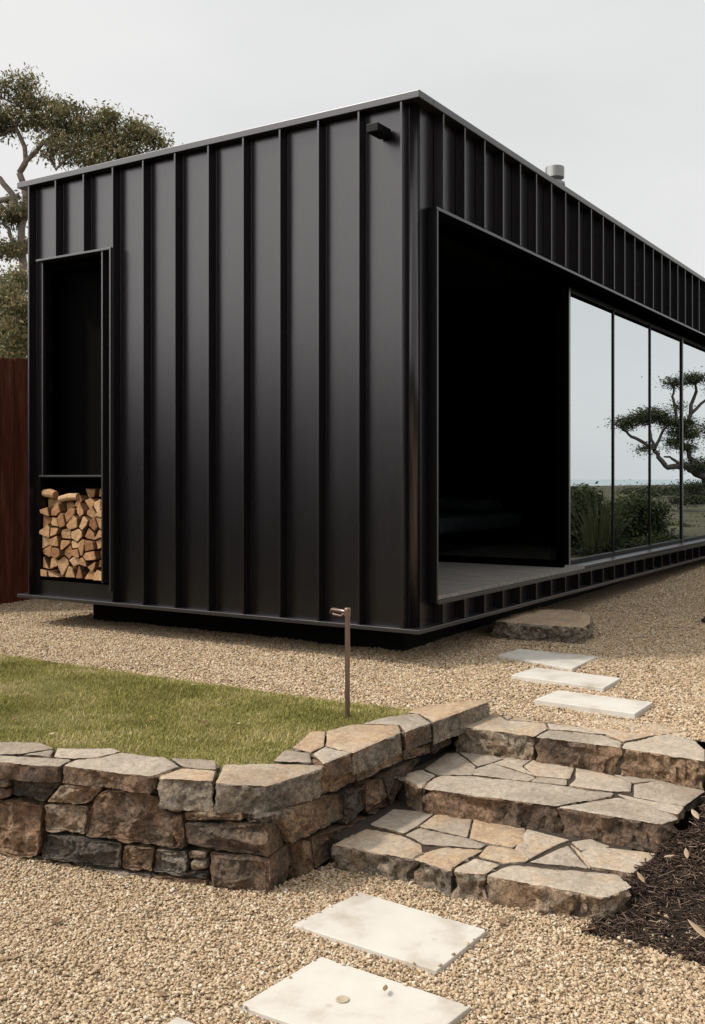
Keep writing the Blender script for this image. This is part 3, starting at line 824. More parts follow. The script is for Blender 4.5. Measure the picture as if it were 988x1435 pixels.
# --- retaining wall
wall = tag(empty('stone_retaining_wall', (-2.45, -0.8, 0)), 'low dry stone retaining wall of brown stones with pale coping round the lawn', 'wall')
TW = Vector((-0.25, 1, 0)).normalized(); NW = Vector((-1, -0.25, 0)).normalized(); OW = Vector((-2.485, -0.83, 0))
m = MB()
p0 = OW - NW * .06 + Vector((0, .06, 0)); p1 = OW + TW * 3.6 - NW * .05; p2 = p1 - NW * .17; p3 = Vector((-2.20, -.60, 0)); p4 = Vector((-.93, -.70, 0)); p5 = Vector((-.93, -.770, 0))
ring_ = [p0, p1, p2, p3, p4, p5]
m.add([(p.x, p.y, -.05) for p in ring_] + [(p.x, p.y, .315) for p in ring_], [tuple(range(5, -1, -1)), tuple(range(6, 12))] + [(k, (k + 1) % 6, 6 + (k + 1) % 6, 6 + k) for k in range(6)])
m.build('mortar_core', M['mortar'], wall)
ZC = 0.365
c3 = lambda pts: crop(pts, 0, 1010, 3.293)
c4 = lambda pts: crop(pts, 240, 960, 2.148)
caps = [
    (c3([(-140, 140), (0, 157), (335, 178), (275, 206), (180, 206), (0, 190), (-140, 176)]), .062),
    (c3([(-140, 95), (0, 93), (190, 97), (255, 127), (100, 150), (0, 153), (-140, 136)]), .05),
    (c3([(105, 154), (252, 131), (232, 163)]), .04),
    (c3([(262, 125), (530, 125), (562, 140), (450, 165), (335, 173), (243, 163)]), .05),
    (c3([(288, 206), (345, 180), (450, 169), (566, 143), (765, 168), (832, 206), (722, 247), (694, 257), (500, 232)]), .062),
    (c3([(785, 170), (1000, 178), (1000, 222), (842, 213)]), .05),
    (c3([(737, 264), (733, 252), (838, 215), (1000, 224), (985, 278)]), .105),
    (c4([(130, 294), (156, 238), (310, 234), (457, 240), (457, 249), (290, 304)]), .10),
    (c4([(305, 226), (340, 192), (420, 204), (425, 233)]), .05),
    (c4([(362, 188), (420, 138), (466, 138), (462, 182), (420, 202)]), .05),
    (c4([(424, 204), (462, 184), (548, 202), (457, 238)]), .07),
    (c4([(464, 182), (466, 136), (540, 118), (685, 118), (694, 141), (548, 204)]), .085),
    (c4([(572, 114), (650, 93), (742, 84), (784, 112), (704, 142), (688, 120)]), .08),
    (c4([(708, 80), (760, 60), (950, 41), (958, 49), (790, 112), (745, 86)]), .095)]
for px, d in caps: flag_stone('coping_stone', px, ZC, d, wall, bevel=.007, gap=.002, side=.011)
def wall_stone(px, plane, depth=.12, **kw):
    SEED[0] += 1
    if plane == 'F': O, U, N = OW, TW, NW
    else: O, U, N = Vector((0, -.83, 0)), X_, Vector((0, -1, 0))
    pts = []
    for u, v in px:
        p = on_plane(u, v, O, N); q = p - O; pts.append((q.dot(U), min(p.z, .362)))
    d = dict(gap=.003, bevel=.009, amp=.019, side=.006, seed=SEED[0], res=.009); d.update(kw)
    return stone_mesh('stone', pts, O, U, Z_, N, depth, wall, [M['face'], M['face']], **d)
FS = [c3(p) for p in [
    [(50, 272), (190, 275), (272, 291), (205, 376), (50, 352)],
    [(274, 292), (435, 303), (470, 312), (402, 393), (208, 379)],
    [(-70, 232), (0, 238), (30, 262), (46, 272), (44, 310), (-70, 305)],
    [(-70, 310), (44, 314), (46, 352), (0, 368), (-70, 370)],
    [(-70, 378), (60, 370), (187, 395), (184, 500), (168, 638), (60, 638), (0, 618), (-70, 610)],
    [(193, 384), (300, 386), (402, 402), (386, 530), (205, 518)],
    [(203, 524), (390, 546), (558, 572), (552, 688), (370, 672), (186, 640)],
    [(388, 494), (408, 415), (440, 350), (500, 316), (600, 323), (722, 350), (762, 420), (822, 438), (848, 600), (750, 592), (600, 567), (398, 542)],
    [(562, 574), (706, 592), (694, 704), (558, 688)],
    [(710, 602), (852, 612), (868, 690), (832, 722), (698, 706)],
    [(-70, 620), (0, 626), (60, 644), (20, 690), (-70, 690)],
    [(10, 692), (100, 646), (240, 656), (236, 728), (190, 728), (10, 712)],
    [(242, 658), (364, 686), (364, 740), (238, 730)],
    [(370, 682), (684, 714), (684, 785), (540, 778), (366, 745)],
    [(692, 718), (952, 744), (946, 800), (688, 788)],
    [(866, 606), (952, 606), (952, 642), (874, 642)],
    [(872, 646), (952, 646), (952, 694), (874, 692)],
    [(834, 700), (950, 698), (950, 740), (828, 726)],
    [(735, 355), (830, 395), (845, 415), (826, 436), (766, 418)],
    [(445, 305), (720, 332), (722, 347), (500, 312), (470, 312)]]]
for p in FS: wall_stone(p, 'F')
for p in [[(36, 382), (120, 378), (216, 386), (216, 413), (36, 411)], [(219, 388), (318, 388), (312, 428), (220, 416)]]: wall_stone(c4(p), 'F', .14)
def corner_px(zt, zb):   # px of the wall's vertical corner at two heights
    out = []
    for z in (zt, zb):
        q = Vector((-2.485, -.83, z)) - CAM; d = q.dot(FWD); out.append((UC + FOC * q.dot(RGT) / d, VH - FOC * q.z / d))
    return out
(ct, cb) = corner_px(.245, .125); (ct2, cb2) = corner_px(.120, -.02)
wall_stone(c4([(36, 416), (216, 420)]) + [ct, cb] + c4([(140, 508), (36, 482)]), 'F', .20, bevel=.016)
wall_stone(c4([(110, 510), (230, 516)]) + [ct2, cb2] + c4([(170, 650), (110, 630)]), 'F', .18, bevel=.016)
wall_stone(c4([(0, 392), (32, 394), (34, 484), (0, 500)]), 'F', .10)
for p in [
    [(300, 388), (455, 334), (520, 330), (524, 402), (415, 460), (372, 476), (345, 440)],
    [(458, 250), (546, 206), (562, 270), (562, 296), (460, 334)],
    [(550, 206), (694, 146), (702, 190), (702, 232), (566, 294)],
    [(527, 328), (588, 305), (590, 372), (527, 426)],
    [(592, 300), (640, 282), (662, 365), (600, 392), (592, 372)],
    [(704, 144), (784, 114), (786, 172), (706, 192)],
    [(706, 196), (786, 176), (786, 206), (706, 230)],
    [(790, 114), (850, 92), (850, 178), (790, 214)],
    [(395, 476), (424, 462), (438, 560), (400, 600)],
    [(426, 462), (526, 428), (600, 398), (668, 374), (668, 400), (440, 556)],
    [(642, 280), (706, 236), (760, 218), (700, 300), (668, 368)]]:
    wall_stone(c4(p), 'R', .10)

# --- steps
steps = tag(empty('stone_steps', (-1.5, -1.35, 0)), 'three broad irregular flagstone steps beside the stone wall', 'steps')
cA = lambda pts: crop(pts, 560, 960, 2.308)
cB = lambda pts: crop(pts, 440, 1100, 1.803)
def step_core(x0, x1, y0, y1, z):
    o = MB().box(x0, x1, y0, y1, -.05, z).build('step', M['joint'], steps); return o
s1 = step_core(-2.10, -1.50, -1.78, -.80, .083); s2 = step_core(-1.58, -1.0, -1.82, -.80, .176); s3 = step_core(-1.08, -.72, -1.80, -.80, .282)
Z1, Z2, Z3 = .092, .185, .29 + .004
fr_kw = dict(side=.016, bevel=.007, gap=.0025)
S1f = [[(45, 150), (75, 134), (132, 108), (222, 124), (274, 150), (277, 166), (247, 185)],
       [(249, 186), (280, 168), (330, 154), (432, 162), (350, 208), (346, 216)],
       [(350, 218), (354, 208), (406, 182), (474, 198), (432, 226)],
       [(432, 228), (492, 200), (770, 224), (808, 256), (738, 284)]]
for p in S1f: flag_stone('paving_stone', cB(p), Z1, .115, s1, **fr_kw)
S1b = [[(648, 150), (672, 168), (700, 208), (695, 210)], [(140, 100), (200, 60), (310, 68), (262, 103), (228, 122)], [(265, 104), (312, 70), (402, 78), (388, 132)], [(230, 124), (264, 108), (388, 134), (436, 150), (420, 160), (330, 153), (278, 150)],
       [(392, 134), (404, 84), (534, 108), (534, 142), (502, 158), (440, 148)], [(538, 110), (648, 138), (604, 153), (545, 188), (506, 162)], [(414, 180), (440, 152), (502, 160), (556, 176), (536, 194), (478, 197)],
       [(543, 194), (642, 152), (694, 210)], [(648, 143), (700, 136), (750, 154), (676, 166)], [(672, 170), (712, 152), (870, 174), (806, 222), (700, 208)]]
for p in S1b: flag_stone('paving_stone', cB(p), Z1 - .002, .035, s1, gap=.0005, bevel=.004, side=.004)
S2f = [[(20, 282), (70, 270), (120, 290), (87, 312), (72, 334), (14, 304)],
       [(76, 334), (88, 312), (122, 291), (225, 291), (430, 311), (697, 348), (690, 358), (508, 390)],
       [(508, 393), (700, 362), (765, 370), (892, 418), (906, 432), (838, 448)]]
for p in S2f: flag_stone('paving_stone', cA(p), Z2, .105, s2, **fr_kw)
S2b = [[(302, 250), (338, 240), (396, 263), (442, 295)], [(78, 270), (150, 220), (186, 218), (247, 262), (236, 290), (124, 290)], [(190, 216), (250, 212), (340, 238), (300, 249), (252, 262)], [(238, 272), (300, 251), (440, 298), (422, 309), (236, 290)],
       [(332, 240), (350, 230), (432, 238), (396, 262)], [(400, 262), (432, 242), (566, 266), (552, 302), (442, 294)], [(430, 302), (444, 296), (542, 305), (542, 324), (424, 311)],
       [(568, 304), (570, 266), (684, 288), (752, 314), (748, 342), (700, 345), (548, 324)], [(690, 288), (846, 306), (756, 316)], [(757, 320), (846, 309), (990, 342), (922, 390), (756, 362)], [(702, 350), (756, 364), (922, 392), (902, 418), (768, 386)]]
for p in S2b: flag_stone('paving_stone', cA(p), Z2 - .002, .035, s2, gap=.0005, bevel=.004, side=.004)
S3f = [[(182, 132), (262, 90), (296, 82), (350, 112), (474, 121), (480, 141), (437, 164)], [(437, 166), (480, 143), (662, 160), (722, 184), (714, 200)], [(715, 203), (724, 186), (800, 168), (920, 148), (990, 205), (990, 245)]]
for p in S3f: flag_stone('paving_stone', cA(p), Z3, .118, s3, **fr_kw)
S3b = [[(298, 80), (432, 82), (398, 92), (350, 110)], [(352, 112), (400, 93), (434, 82), (600, 98), (572, 133), (476, 120)], [(484, 141), (476, 122), (574, 134), (664, 158)], [(574, 133), (602, 98), (780, 118), (920, 147), (800, 166), (722, 182), (664, 158)]]
for p in S3b: flag_stone('paving_stone', cA(p), Z3 - .002, .04, s3, gap=.0005, bevel=.004, side=.004)

# --- boulder step at the opening
bz = .432 + .0
bp = [(1.14, .02), (1.50, .06), (1.86, .02), (1.96, -.22), (1.80, -.42), (1.40, -.56), (1.17, -.585), (1.13, -.30)]
SEED[0] += 1
b = stone_mesh('step_boulder', bp, Vector((0, 0, bz)), X_, Y_, Z_, .17, None, [M['flag'], M['face']], gap=0, bevel=.02, amp=.006, side=.02, facets=False, seed=SEED[0])
tag(b, 'single rough brown boulder used as a step under the open doorway', 'boulder')

# --- stepping slabs
def slab(px, z, label):
    poly = flat_poly(px, z); c = Vector((sum(p[0] for p in poly) / len(poly), sum(p[1] for p in poly) / len(poly)))
    n = len(poly); area = sum(a[0] * b_[1] - b_[0] * a[1] for a, b_ in zip(poly, poly[1:] + poly[:1]))
    if area < 0: poly.reverse()
    vs = [(x, y, z - .045) for x, y in poly] + [(x, y, z) for x, y in poly]
    o = MB().add(vs, [tuple(range(n - 1, -1, -1)), tuple(range(n, 2 * n))] + [(k, (k + 1) % n, n + (k + 1) % n, n + k) for k in range(n)]).build('stepping_slab', M['slab'], None, bevel=.003, origin=(c.x, c.y, z - .045))
    tag(o, label, 'paving slab', 'cream stepping slabs in the gravel'); return o
zl, zu = .016, .318
slab([(410, 1295), (505, 1250), (683, 1303), (612, 1360)], zl, 'cream slab in the lower gravel right below the bottom step')
slab_marked = slab([(335, 1409), (450, 1340), (660, 1410), (560, 1487)], zl, 'cream slab with a round mark, second below the bottom step')
slab([(110, 1520), (248, 1424), (440, 1502), (320, 1610)], zl, 'cream slab mostly cut off by the bottom edge of the photo')
slab([(697, 918), (728, 909), (837, 920), (802, 937)], zu, 'cream slab on the terrace nearest the boulder step')
slab([(716, 946), (750, 935), (870, 950), (846, 964)], zu, 'middle one of three cream slabs between boulder and steps')
slab([(749, 980), (782, 967), (915, 984), (890, 1000)], zu, 'cream slab on the terrace just above the top step')
# round shell-like mark on the second slab
mk = on_z(480, 1401, zl + .001)
MB().lathe(mk.x, mk.y, [(.0001, mk.z + .0015), (.014, mk.z + .0015), (.0165, mk.z + .003), (.0185, mk.z + .001)], 20).build('stain', plain('tan_stain', (0.40, 0.33, 0.23), 0.8, 0.2), slab_marked, smooth=True)

# ------------------------------------------------------------------ pebbles, grass, mulch
Xp, Yp = scatter(low_poly, (-3.75, -1.9, -2.9, 1.2), 25000)
Zp = RNG.uniform(-.002, .007, len(Xp)) + .006 * np.array([fbm((x, y, 0.0), 2.2) for x, y in zip(Xp, Yp)])
k = in_view(Xp, Yp, Zp); Xp, Yp, Zp = Xp[k], Yp[k], Zp[k]
for px_ in ([(410, 1295), (505, 1250), (683, 1303), (612, 1360)], [(335, 1409), (450, 1340), (660, 1410), (560, 1487)]):
    pq = [on_z(u, v, .018) for u, v in px_]
    for _ in range(16):
        e_ = RNG.integers(0, 4); a_, b_ = pq[e_], pq[(e_ + 1) % 4]; c_ = sum(pq, Vector()) / 4
        q = a_.lerp(b_, RNG.random()).lerp(c_, abs(RNG.normal(0, .015)))
        Xp, Yp, Zp = np.append(Xp, q.x), np.append(Yp, q.y), np.append(Zp, .019)
tag(pebbles('pebbles', Xp, Yp, Zp, .0026, .0070), kind='stuff')
Xp, Yp = scatter(up_poly, (-1.1, 2.6, -2.9, 4.6), 11500)
Zp = .29 + .017 * np.clip(Xp, 0, 14) + RNG.uniform(-.001, .008, len(Xp)) + .008 * np.array([fbm((x, y, 0.0), 2.2) for x, y in zip(Xp, Yp)])
k = in_view(Xp, Yp, Zp); Xp, Yp, Zp = Xp[k], Yp[k], Zp[k]
X2, Y2 = scatter(up_poly, (2.6, 8.0, -3.0, -.02), 4200)
Z2_ = .29 + .017 * np.clip(X2, 0, 14) + RNG.uniform(-.001, .008, len(X2)) + .008 * np.array([fbm((x, y, 0.0), 2.2) for x, y in zip(X2, Y2)])
tag(pebbles('pebbles', np.concatenate([Xp, X2]), np.concatenate([Yp, Y2]), np.concatenate([Zp, Z2_]), .0032, .0084), kind='stuff')
# loose stones lying over the edge of the mulch
Xp, Yp = scatter([(-2.3, -1.9), (-2.3, -2.9), (-1.9, -2.9), (-1.95, -1.95)], (-2.3, -1.9, -2.9, -1.9), 1800)
keep = RNG.random(len(Xp)) < np.clip(1 - (Xp + 2.15) / .2, 0, 1); Xp, Yp = Xp[keep], Yp[keep]
Zp = np.array([max(0, ramp_z(x, y)) + .012 for x, y in zip(Xp, Yp)])
tag(pebbles('pebbles', Xp, Yp, Zp, .004, .0105), kind='stuff')

def blades(name, X, Y, Z, hmin, hmax, w, lean, mat, tone):
    n = len(X); a = RNG.uniform(0, 6.283, n); h = RNG.uniform(hmin, hmax, n) * (.75 + .5 * RNG.random(n)); ln = RNG.uniform(.1, lean, n)
    dx, dy = np.cos(a), np.sin(a); wx, wy = -dy * w, dx * w
    b = np.stack([X, Y, Z], 1)
    mid = b + np.stack([dx * h * ln * .35, dy * h * ln * .35, h * .55], 1)
    tip = b + np.stack([dx * h * ln, dy * h * ln, h * np.sqrt(np.clip(1 - (ln * .6) ** 2, .2, 1))], 1)
    ws = np.stack([wx, wy, np.zeros(n)], 1)
    V = np.stack([b - ws, b + ws, mid + ws * .8, mid - ws * .8, tip], 1).reshape(-1, 3)
    i = np.arange(n) * 5
    F = np.concatenate([np.stack([i, i + 1, i + 2], 1), np.stack([i, i + 2, i + 3], 1), np.stack([i + 3, i + 2, i + 4], 1)])
    return np_mesh(name, V, F, mat, np.repeat(tone, 5))
Xg, Yg = scatter(lawn_poly, (-3.6, -.9, -.75, 3.6), 27000)
Zg = np.array([lawn_z(x, y) for x, y in zip(Xg, Yg)]) - .002
k = in_view(Xg, Yg, Zg, 100); Xg, Yg, Zg = Xg[k], Yg[k], Zg[k]
pt = np.array([fbm((x, y, 2.0), 2.5) for x, y in zip(Xg, Yg)])
gr = blades('grass', Xg, Yg, Zg, .008, .023, .0015, 1.4, M['grass'], np.clip(RNG.beta(2, 2.4, len(Xg)) + .35 * pt + .3 * np.array([max(0, fbm((x, y, 8.0), 7)) for x, y in zip(Xg, Yg)]), 0, 1))
tag(gr, kind='stuff')
# bark chips
Xc, Yc = scatter(mul_poly, (-2.25, -.75, -3.4, -1.78), 12000)
Xe, Ye = scatter([(-2.42, -1.82), (-2.42, -3.2), (-2.14, -3.2), (-2.16, -1.82)], (-2.42, -2.14, -3.2, -1.8), 5200)
ke = RNG.random(len(Xe)) < np.clip(1 - (-2.16 - Xe) / .10 + .5 * np.array([fbm((x, y, 7.0), 7) for x, y in zip(Xe, Ye)]), 0, 1)
Xc, Yc = np.concatenate([Xc, Xe[ke]]), np.concatenate([Yc, Ye[ke]])
Zc = np.array([max(ramp_z(x, y), 0) for x, y in zip(Xc, Yc)]) + RNG.uniform(.004, .026, len(Xc))
n = len(Xc); a = RNG.uniform(0, 6.283, n); L = RNG.uniform(.012, .055, n); W = RNG.uniform(.002, .007, n); tilt = RNG.normal(0, .35, n)
d = np.stack([np.cos(a) * np.cos(tilt), np.sin(a) * np.cos(tilt), np.sin(tilt)], 1); w = np.stack([-np.sin(a), np.cos(a), RNG.normal(0, .5, n)], 1)
w /= np.linalg.norm(w, axis=1)[:, None]; nn = np.cross(d, w) * .0025
c = np.stack([Xc, Yc, Zc], 1); dl = d * L[:, None] / 2; wl_ = w * W[:, None] / 2
V = np.stack([c - dl - wl_, c + dl - wl_ * .5, c + dl + wl_ * .5, c - dl + wl_, c - dl * .9 + nn, c + dl * .8 + nn], 1).reshape(-1, 3)
i = np.arange(n) * 6
F = np.concatenate([np.stack([i, i + 1, i + 5, i + 4], 1), np.stack([i + 4, i + 5, i + 2, i + 3], 1), np.stack([i, i + 3, i + 2, i + 1], 1)])
tag(np_mesh('mulch_chips', V, F, M['chip'], np.repeat(RNG.beta(1.5, 2.6, n), 6)), kind='stuff')

# ------------------------------------------------------------------ fallen leaves
def fallen_leaf(u, v, z, L, W, ang, tone, label, curl=.25, tilt=0.0):
    L, W = L * .68, W * .75
    p = on_z(u, v, z); mb = MB(); N_ = 8
    vs = []
    for k in range(N_ + 1):
        t = k / N_; wd = W * math.sin(math.pi * t) ** .8 * (1 - .35 * t) + .0006
        x = (t - .5) * L; zz = curl * L * (t - .5) ** 2 + tilt * (t - .5) * L
        vs += [(x, -wd, zz + wd * .5), (x, 0, zz), (x, wd, zz + wd * .35)]
    fs = []
    for k in range(N_):
        for j in (0, 1): fs.append((k * 3 + j, k * 3 + j + 1, k * 3 + 4 + j, k * 3 + 3 + j))
    me_o = mb.add(vs, fs).build('fallen_leaf', M['dead_leaf'], None, smooth=True)
    a_ = me_o.data.attributes.new('tone', 'FLOAT', 'POINT'); a_.data.foreach_set('value', [tone] * len(vs))
    me_o.location = (p.x, p.y, p.z + .012); me_o.rotation_euler = (0, 0, ang)
    md = me_o.modifiers.new('thick', 'SOLIDIFY'); md.thickness = .001
    tag(me_o, label, 'leaf', 'dry leaves lying about the yard'); return me_o
fallen_leaf(540, 1392, .018, .05, .010, .4, .3, 'small brown leaf lying on the marked slab')
fallen_leaf(226, 1400, 0, .06, .012, 1.4, .3, 'brown leaf on gravel left of the marked slab')
fallen_leaf(80, 1296, 0, .075, .017, .2, .15, 'reddish brown curled leaf on gravel below the left wall')
fallen_leaf(20, 1348, 0, .12, .010, -.5, .6, 'long tan leaf on gravel at the left edge')
fallen_leaf(303, 1293, 0, .08, .010, -.9, .55, 'narrow tan leaf on gravel left of the slabs')
fallen_leaf(133, 1366, 0, .09, .010, .4, .75, 'pale narrow leaf on gravel near the bottom left')
fallen_leaf(703, 1297, 0, .06, .016, 1.1, .35, 'brown leaf on gravel beside the first slab corner')
fallen_leaf(714, 1290, 0, .06, .011, -.4, .6, 'small tan leaf under the bottom step')
fallen_leaf(830, 1308, .01, .11, .009, -.6, .2, 'dark brown strip of bark at the mulch edge')
fallen_leaf(897, 1392, 0, .07, .011, .1, .4, 'brown leaf on gravel at lower right')
fallen_leaf(938, 1206, .12, .065, .012, -.55, .85, 'pale leaf lying flat in the mulch beside the middle step')
fallen_leaf(962, 1202, .13, .055, .012, .4, .7, 'tan leaf standing slightly in the mulch beside the middle step', tilt=.6)
fallen_leaf(974, 1147, .18, .065, .018, .8, .95, 'large pale leaf high in the mulch at right edge', tilt=.5)
fallen_leaf(980, 1312, .04, .13, .018, 1.1, .75, 'large pointed tan leaf in the mulch at the lower right edge', tilt=.35)
fallen_leaf(898, 1236, .12, .06, .012, .9, .6, 'tan leaf against the end of the bottom step', tilt=.5)
fallen_leaf(22, 1012, .33, .08, .016, .3, .25, 'brown leaf on the lawn at the left')
fallen_leaf(213, 1014, .33, .06, .014, -.3, .2, 'dark leaf in the middle of the lawn')
fallen_leaf(287, 1016, .33, .075, .02, .2, .1, 'brown curled leaf on the lawn near the wall')
fallen_leaf(74, 1033, .33, .05, .018, .7, .9, 'pale leaf on the lawn by the coping')
fallen_leaf(335, 1018, .33, .03, .012, .7, 1.0, 'tiny white leaf on the lawn')
fallen_leaf(270, 963, .32, .04, .012, .7, .9, 'pale leaf on the lawn at the gravel edge')
# small dark rock at the right edge
SEED[0] += 1
pr = on_z(992, 880, .30)
rk = stone_mesh('rock', [(-.05, -.03), (.02, -.055), (.06, -.01), (.035, .05), (-.03, .045)], Vector((pr.x, pr.y, .375)), X_, Y_, Z_, .10, None, [M['mortar'], M['mortar']], gap=0, bevel=.02, amp=.01, side=.012, seed=SEED[0], res=.01)
tag(rk, 'small dark rock on the gravel at the right edge', 'rock')

# ------------------------------------------------------------------ garden tap
tp = on_z(487, 1013, .30)
tap = tag(empty('garden_tap', tp), 'slim copper garden tap on a post at the corner of the lawn', 'tap')
zt = tp.z + .505
ad = Vector((.40, .92, 0)).normalized()
MB().tube([tp + Vector((0, 0, -.05)), tp + Vector((0, 0, .47)), Vector((tp.x, tp.y, zt))], [.0115, .0115, .0115], 16).build('post', M['copper'], tap, smooth=False, bevel=.002)
top = Vector((tp.x, tp.y, zt - .012))
MB().lathe(tp.x, tp.y, [(.0005, zt - .03), (.0145, zt - .03), (.0145, zt + .002), (.012, zt + .008), (.0005, zt + .008)], 16).build('collar', M['copper'], tap)
sp = MB().tube([top, top + ad * .06, top + ad * .118, top + ad * .128 + Vector((0, 0, -.004)), top + ad * .131 + Vector((0, 0, -.022))], [.0085, .0085, .0085, .009, .0095], 12).build('spout', M['copper'], tap, smooth=True)
MB().tube([top + ad * .03 + Vector((0, 0, -.010)), top + ad * .04 + Vector((-.012, 0, -.020)), top + ad * .10 + Vector((-.018, 0, -.018))], [.004, .004, .0055], 8).build('lever', M['copper'], tap)

# ------------------------------------------------------------------ rusted fence
fence = tag(empty('fence', (2.5, 4.4, .29)), 'dark red brown board fence at the left edge behind the cabin', 'fence')
for k in range(12):
    x0 = -.15 + k * .6
    mb = MB().box(x0 + .002, x0 + .598, 4.409, 4.413, .30, 2.42)
    for q in range(4): mb.box(x0 + .003 + q * .15, x0 + .147 + q * .15, 4.398 + .002 * (q % 2), 4.408, .29, 2.44 - .006 * ((q * 7 + k) % 3))
    mb.build('panel', M['rust'], fence, bevel=.002)
    MB().box(x0 + .004, x0 + .05, 4.4145, 4.46, .25, 2.40).build('post', M['rust'], fence, bevel=.003)

# ------------------------------------------------------------------ trees
def leaves(clumps, size, rng, sub=.22, droop=.6, flat=1.0):
    """leaf blades gathered in tufts inside ellipsoidal clumps; returns verts, faces, tone, tuft centres"""
    C_, T_ , tufts = [], [], []
    for (c, rx, ry, rz, nt_, nl) in clumps:
        for _ in range(nt_):
            d = rng.normal(size=3); d /= np.linalg.norm(d); r = rng.uniform(.25, 1.0) ** .5
            tc_ = np.array(c) + d * r * np.array([rx, ry, rz]); tufts.append((tc_, c))
            s_ = sub * rng.uniform(.6, 1.3)
            pts = tc_ + rng.normal(size=(nl, 3)) * np.array([s_, s_, s_ * .6 * flat])
            C_.append(pts); T_.append(np.clip(rng.normal(.45, .2) + .3 * d[2] + rng.normal(0, .13, nl), 0, 1))  # tufts paler toward clump tops, darker below: top light put into the colour
    C_ = np.concatenate(C_); T_ = np.concatenate(T_); n = len(C_)
    a = rng.uniform(0, 6.283, n); el = rng.normal(-droop, .5, n); L = size * rng.uniform(.6, 1.3, n)
    d = np.stack([np.cos(a) * np.cos(el), np.sin(a) * np.cos(el), np.sin(el)], 1)
    w = np.cross(d, rng.normal(size=(n, 3))); w /= np.linalg.norm(w, axis=1)[:, None] + 1e-9
    w *= (L * rng.uniform(.13, .22, n))[:, None]; d *= L[:, None]
    V = np.stack([C_, C_ + d * .45 + w, C_ + d, C_ + d * .45 - w], 1).reshape(-1, 3)
    F = np.arange(n * 4).reshape(n, 4)
    return V, F, np.repeat(T_, 4), tufts
def tree(name, label, cat, base, limbs, clumps, leaf, size, seed, leafmat, barkmat, sub, droop=.6, twig=.012, group=None, flat=1.0):
    rng = np.random.default_rng(seed)
    o = tag(empty(name, base), label, cat, group)
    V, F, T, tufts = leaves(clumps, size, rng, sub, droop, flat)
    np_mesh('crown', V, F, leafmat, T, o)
    mb = MB(); P = []
    for pts, r0, r1 in limbs:
        pts = [Vector(p) for p in pts]; q = []
        for a_, b_ in zip(pts, pts[1:]):
            for j in range(3): q.append(a_.lerp(b_, j / 3) + Vector(rng.normal(size=3)) * (r0 * .35 if j else 0))
        q.append(pts[-1]); mb.tube(q, [r0 + (r1 - r0) * k_ / (len(q) - 1) for k_ in range(len(q))], 8); P += q
    for tc_, c in tufts:
        t_ = Vector(tc_); near = min(P, key=lambda p: (p - t_).length)
        if rng.random() < .55 and (near - t_).length < 3:
            mid = near.lerp(t_, .5) + Vector(rng.normal(size=3)) * .06
            mb.tube([near, mid, t_], [twig, twig * .7, twig * .3], 5, caps=False)
    mb.build('trunk', barkmat, o, smooth=True)
    return o
D = 15.0
def A(u, v, dd=0): return at(u, v, D + dd)
pm = D / FOC
def cl(u, v, ru, rv, nt_, nl=66, dd=0, rd=None): return (tuple(A(u, v, dd)), ru * pm, (rd or ru) * pm, rv * pm, nt_, nl)
gb = A(30, 790); gb.z = .25
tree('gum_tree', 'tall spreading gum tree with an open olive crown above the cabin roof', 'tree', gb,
     [([gb, A(24, 640), A(22, 520), A(27, 430), A(33, 370), A(30, 320), A(36, 285), A(27, 242)], .075, .045),
      ([A(27, 242), A(36, 222), A(22, 180), A(30, 150)], .045, .02), ([A(27, 242), A(60, 200), A(85, 180), A(110, 165)], .04, .014),
      ([A(30, 320), A(20, 278), A(0, 250), A(-40, 225)], .055, .03), ([A(27, 275), A(-20, 282), A(-60, 270)], .05, .03),
      ([A(85, 180), A(68, 215), A(78, 238), A(100, 215)], .03, .015), ([A(60, 200), A(110, 205), A(160, 190), A(205, 195)], .035, .012),
      ([A(27, 430), A(-10, 390), A(-40, 340)], .07, .03), ([A(33, 370), A(20, 340), A(5, 315)], .05, .02), ([A(22, 180), A(0, 190), A(-30, 200)], .03, .012)],
     [cl(18, 124, 26, 15, 15), cl(34, 112, 12, 7, 6), cl(56, 142, 22, 15, 13), cl(80, 150, 16, 10, 8), cl(90, 170, 30, 20, 18), cl(118, 184, 26, 18, 15), cl(110, 152, 10, 7, 4), cl(64, 170, 20, 14, 9), cl(150, 158, 13, 7, 7), cl(140, 180, 16, 10, 8), cl(186, 176, 12, 6, 6), cl(208, 190, 10, 6, 5), cl(70, 185, 34, 20, 12, dd=.8), cl(100, 212, 28, 16, 10, dd=.5), cl(135, 208, 34, 18, 14),
      cl(150, 168, 16, 10, 10), cl(168, 196, 24, 14, 15), cl(198, 188, 18, 9, 11), cl(218, 202, 12, 8, 8), cl(182, 216, 26, 10, 9), cl(140, 222, 30, 14, 12), cl(5, 165, 26, 22, 22), cl(95, 208, 40, 24, 14, 50), cl(60, 215, 26, 12, 8, 40), cl(125, 236, 40, 14, 8, 44), cl(160, 228, 36, 14, 7, 44), cl(205, 216, 24, 8, 4, 50), cl(40, 165, 24, 12, 8), cl(-40, 150, 44, 36, 50), cl(-60, 220, 40, 30, 30),
      cl(12, 410, 24, 12, 12, dd=-1), cl(30, 428, 12, 14, 13, dd=-1), cl(5, 455, 26, 14, 13, dd=-1), cl(26, 478, 18, 14, 17, dd=-1), cl(8, 492, 26, 14, 12, dd=-1), cl(30, 388, 10, 10, 8, dd=-1), cl(12, 300, 28, 10, 18), cl(28, 292, 14, 9, 10), cl(8, 352, 24, 14, 16), cl(30, 345, 12, 10, 6), cl(-50, 320, 40, 24, 30)],
     None, .066, 21, M['gum_leaf'], M['bark'], .095, .7, .007)
D = 19.0; pm = D / FOC
gb2 = A(-8, 770); gb2.z = .25
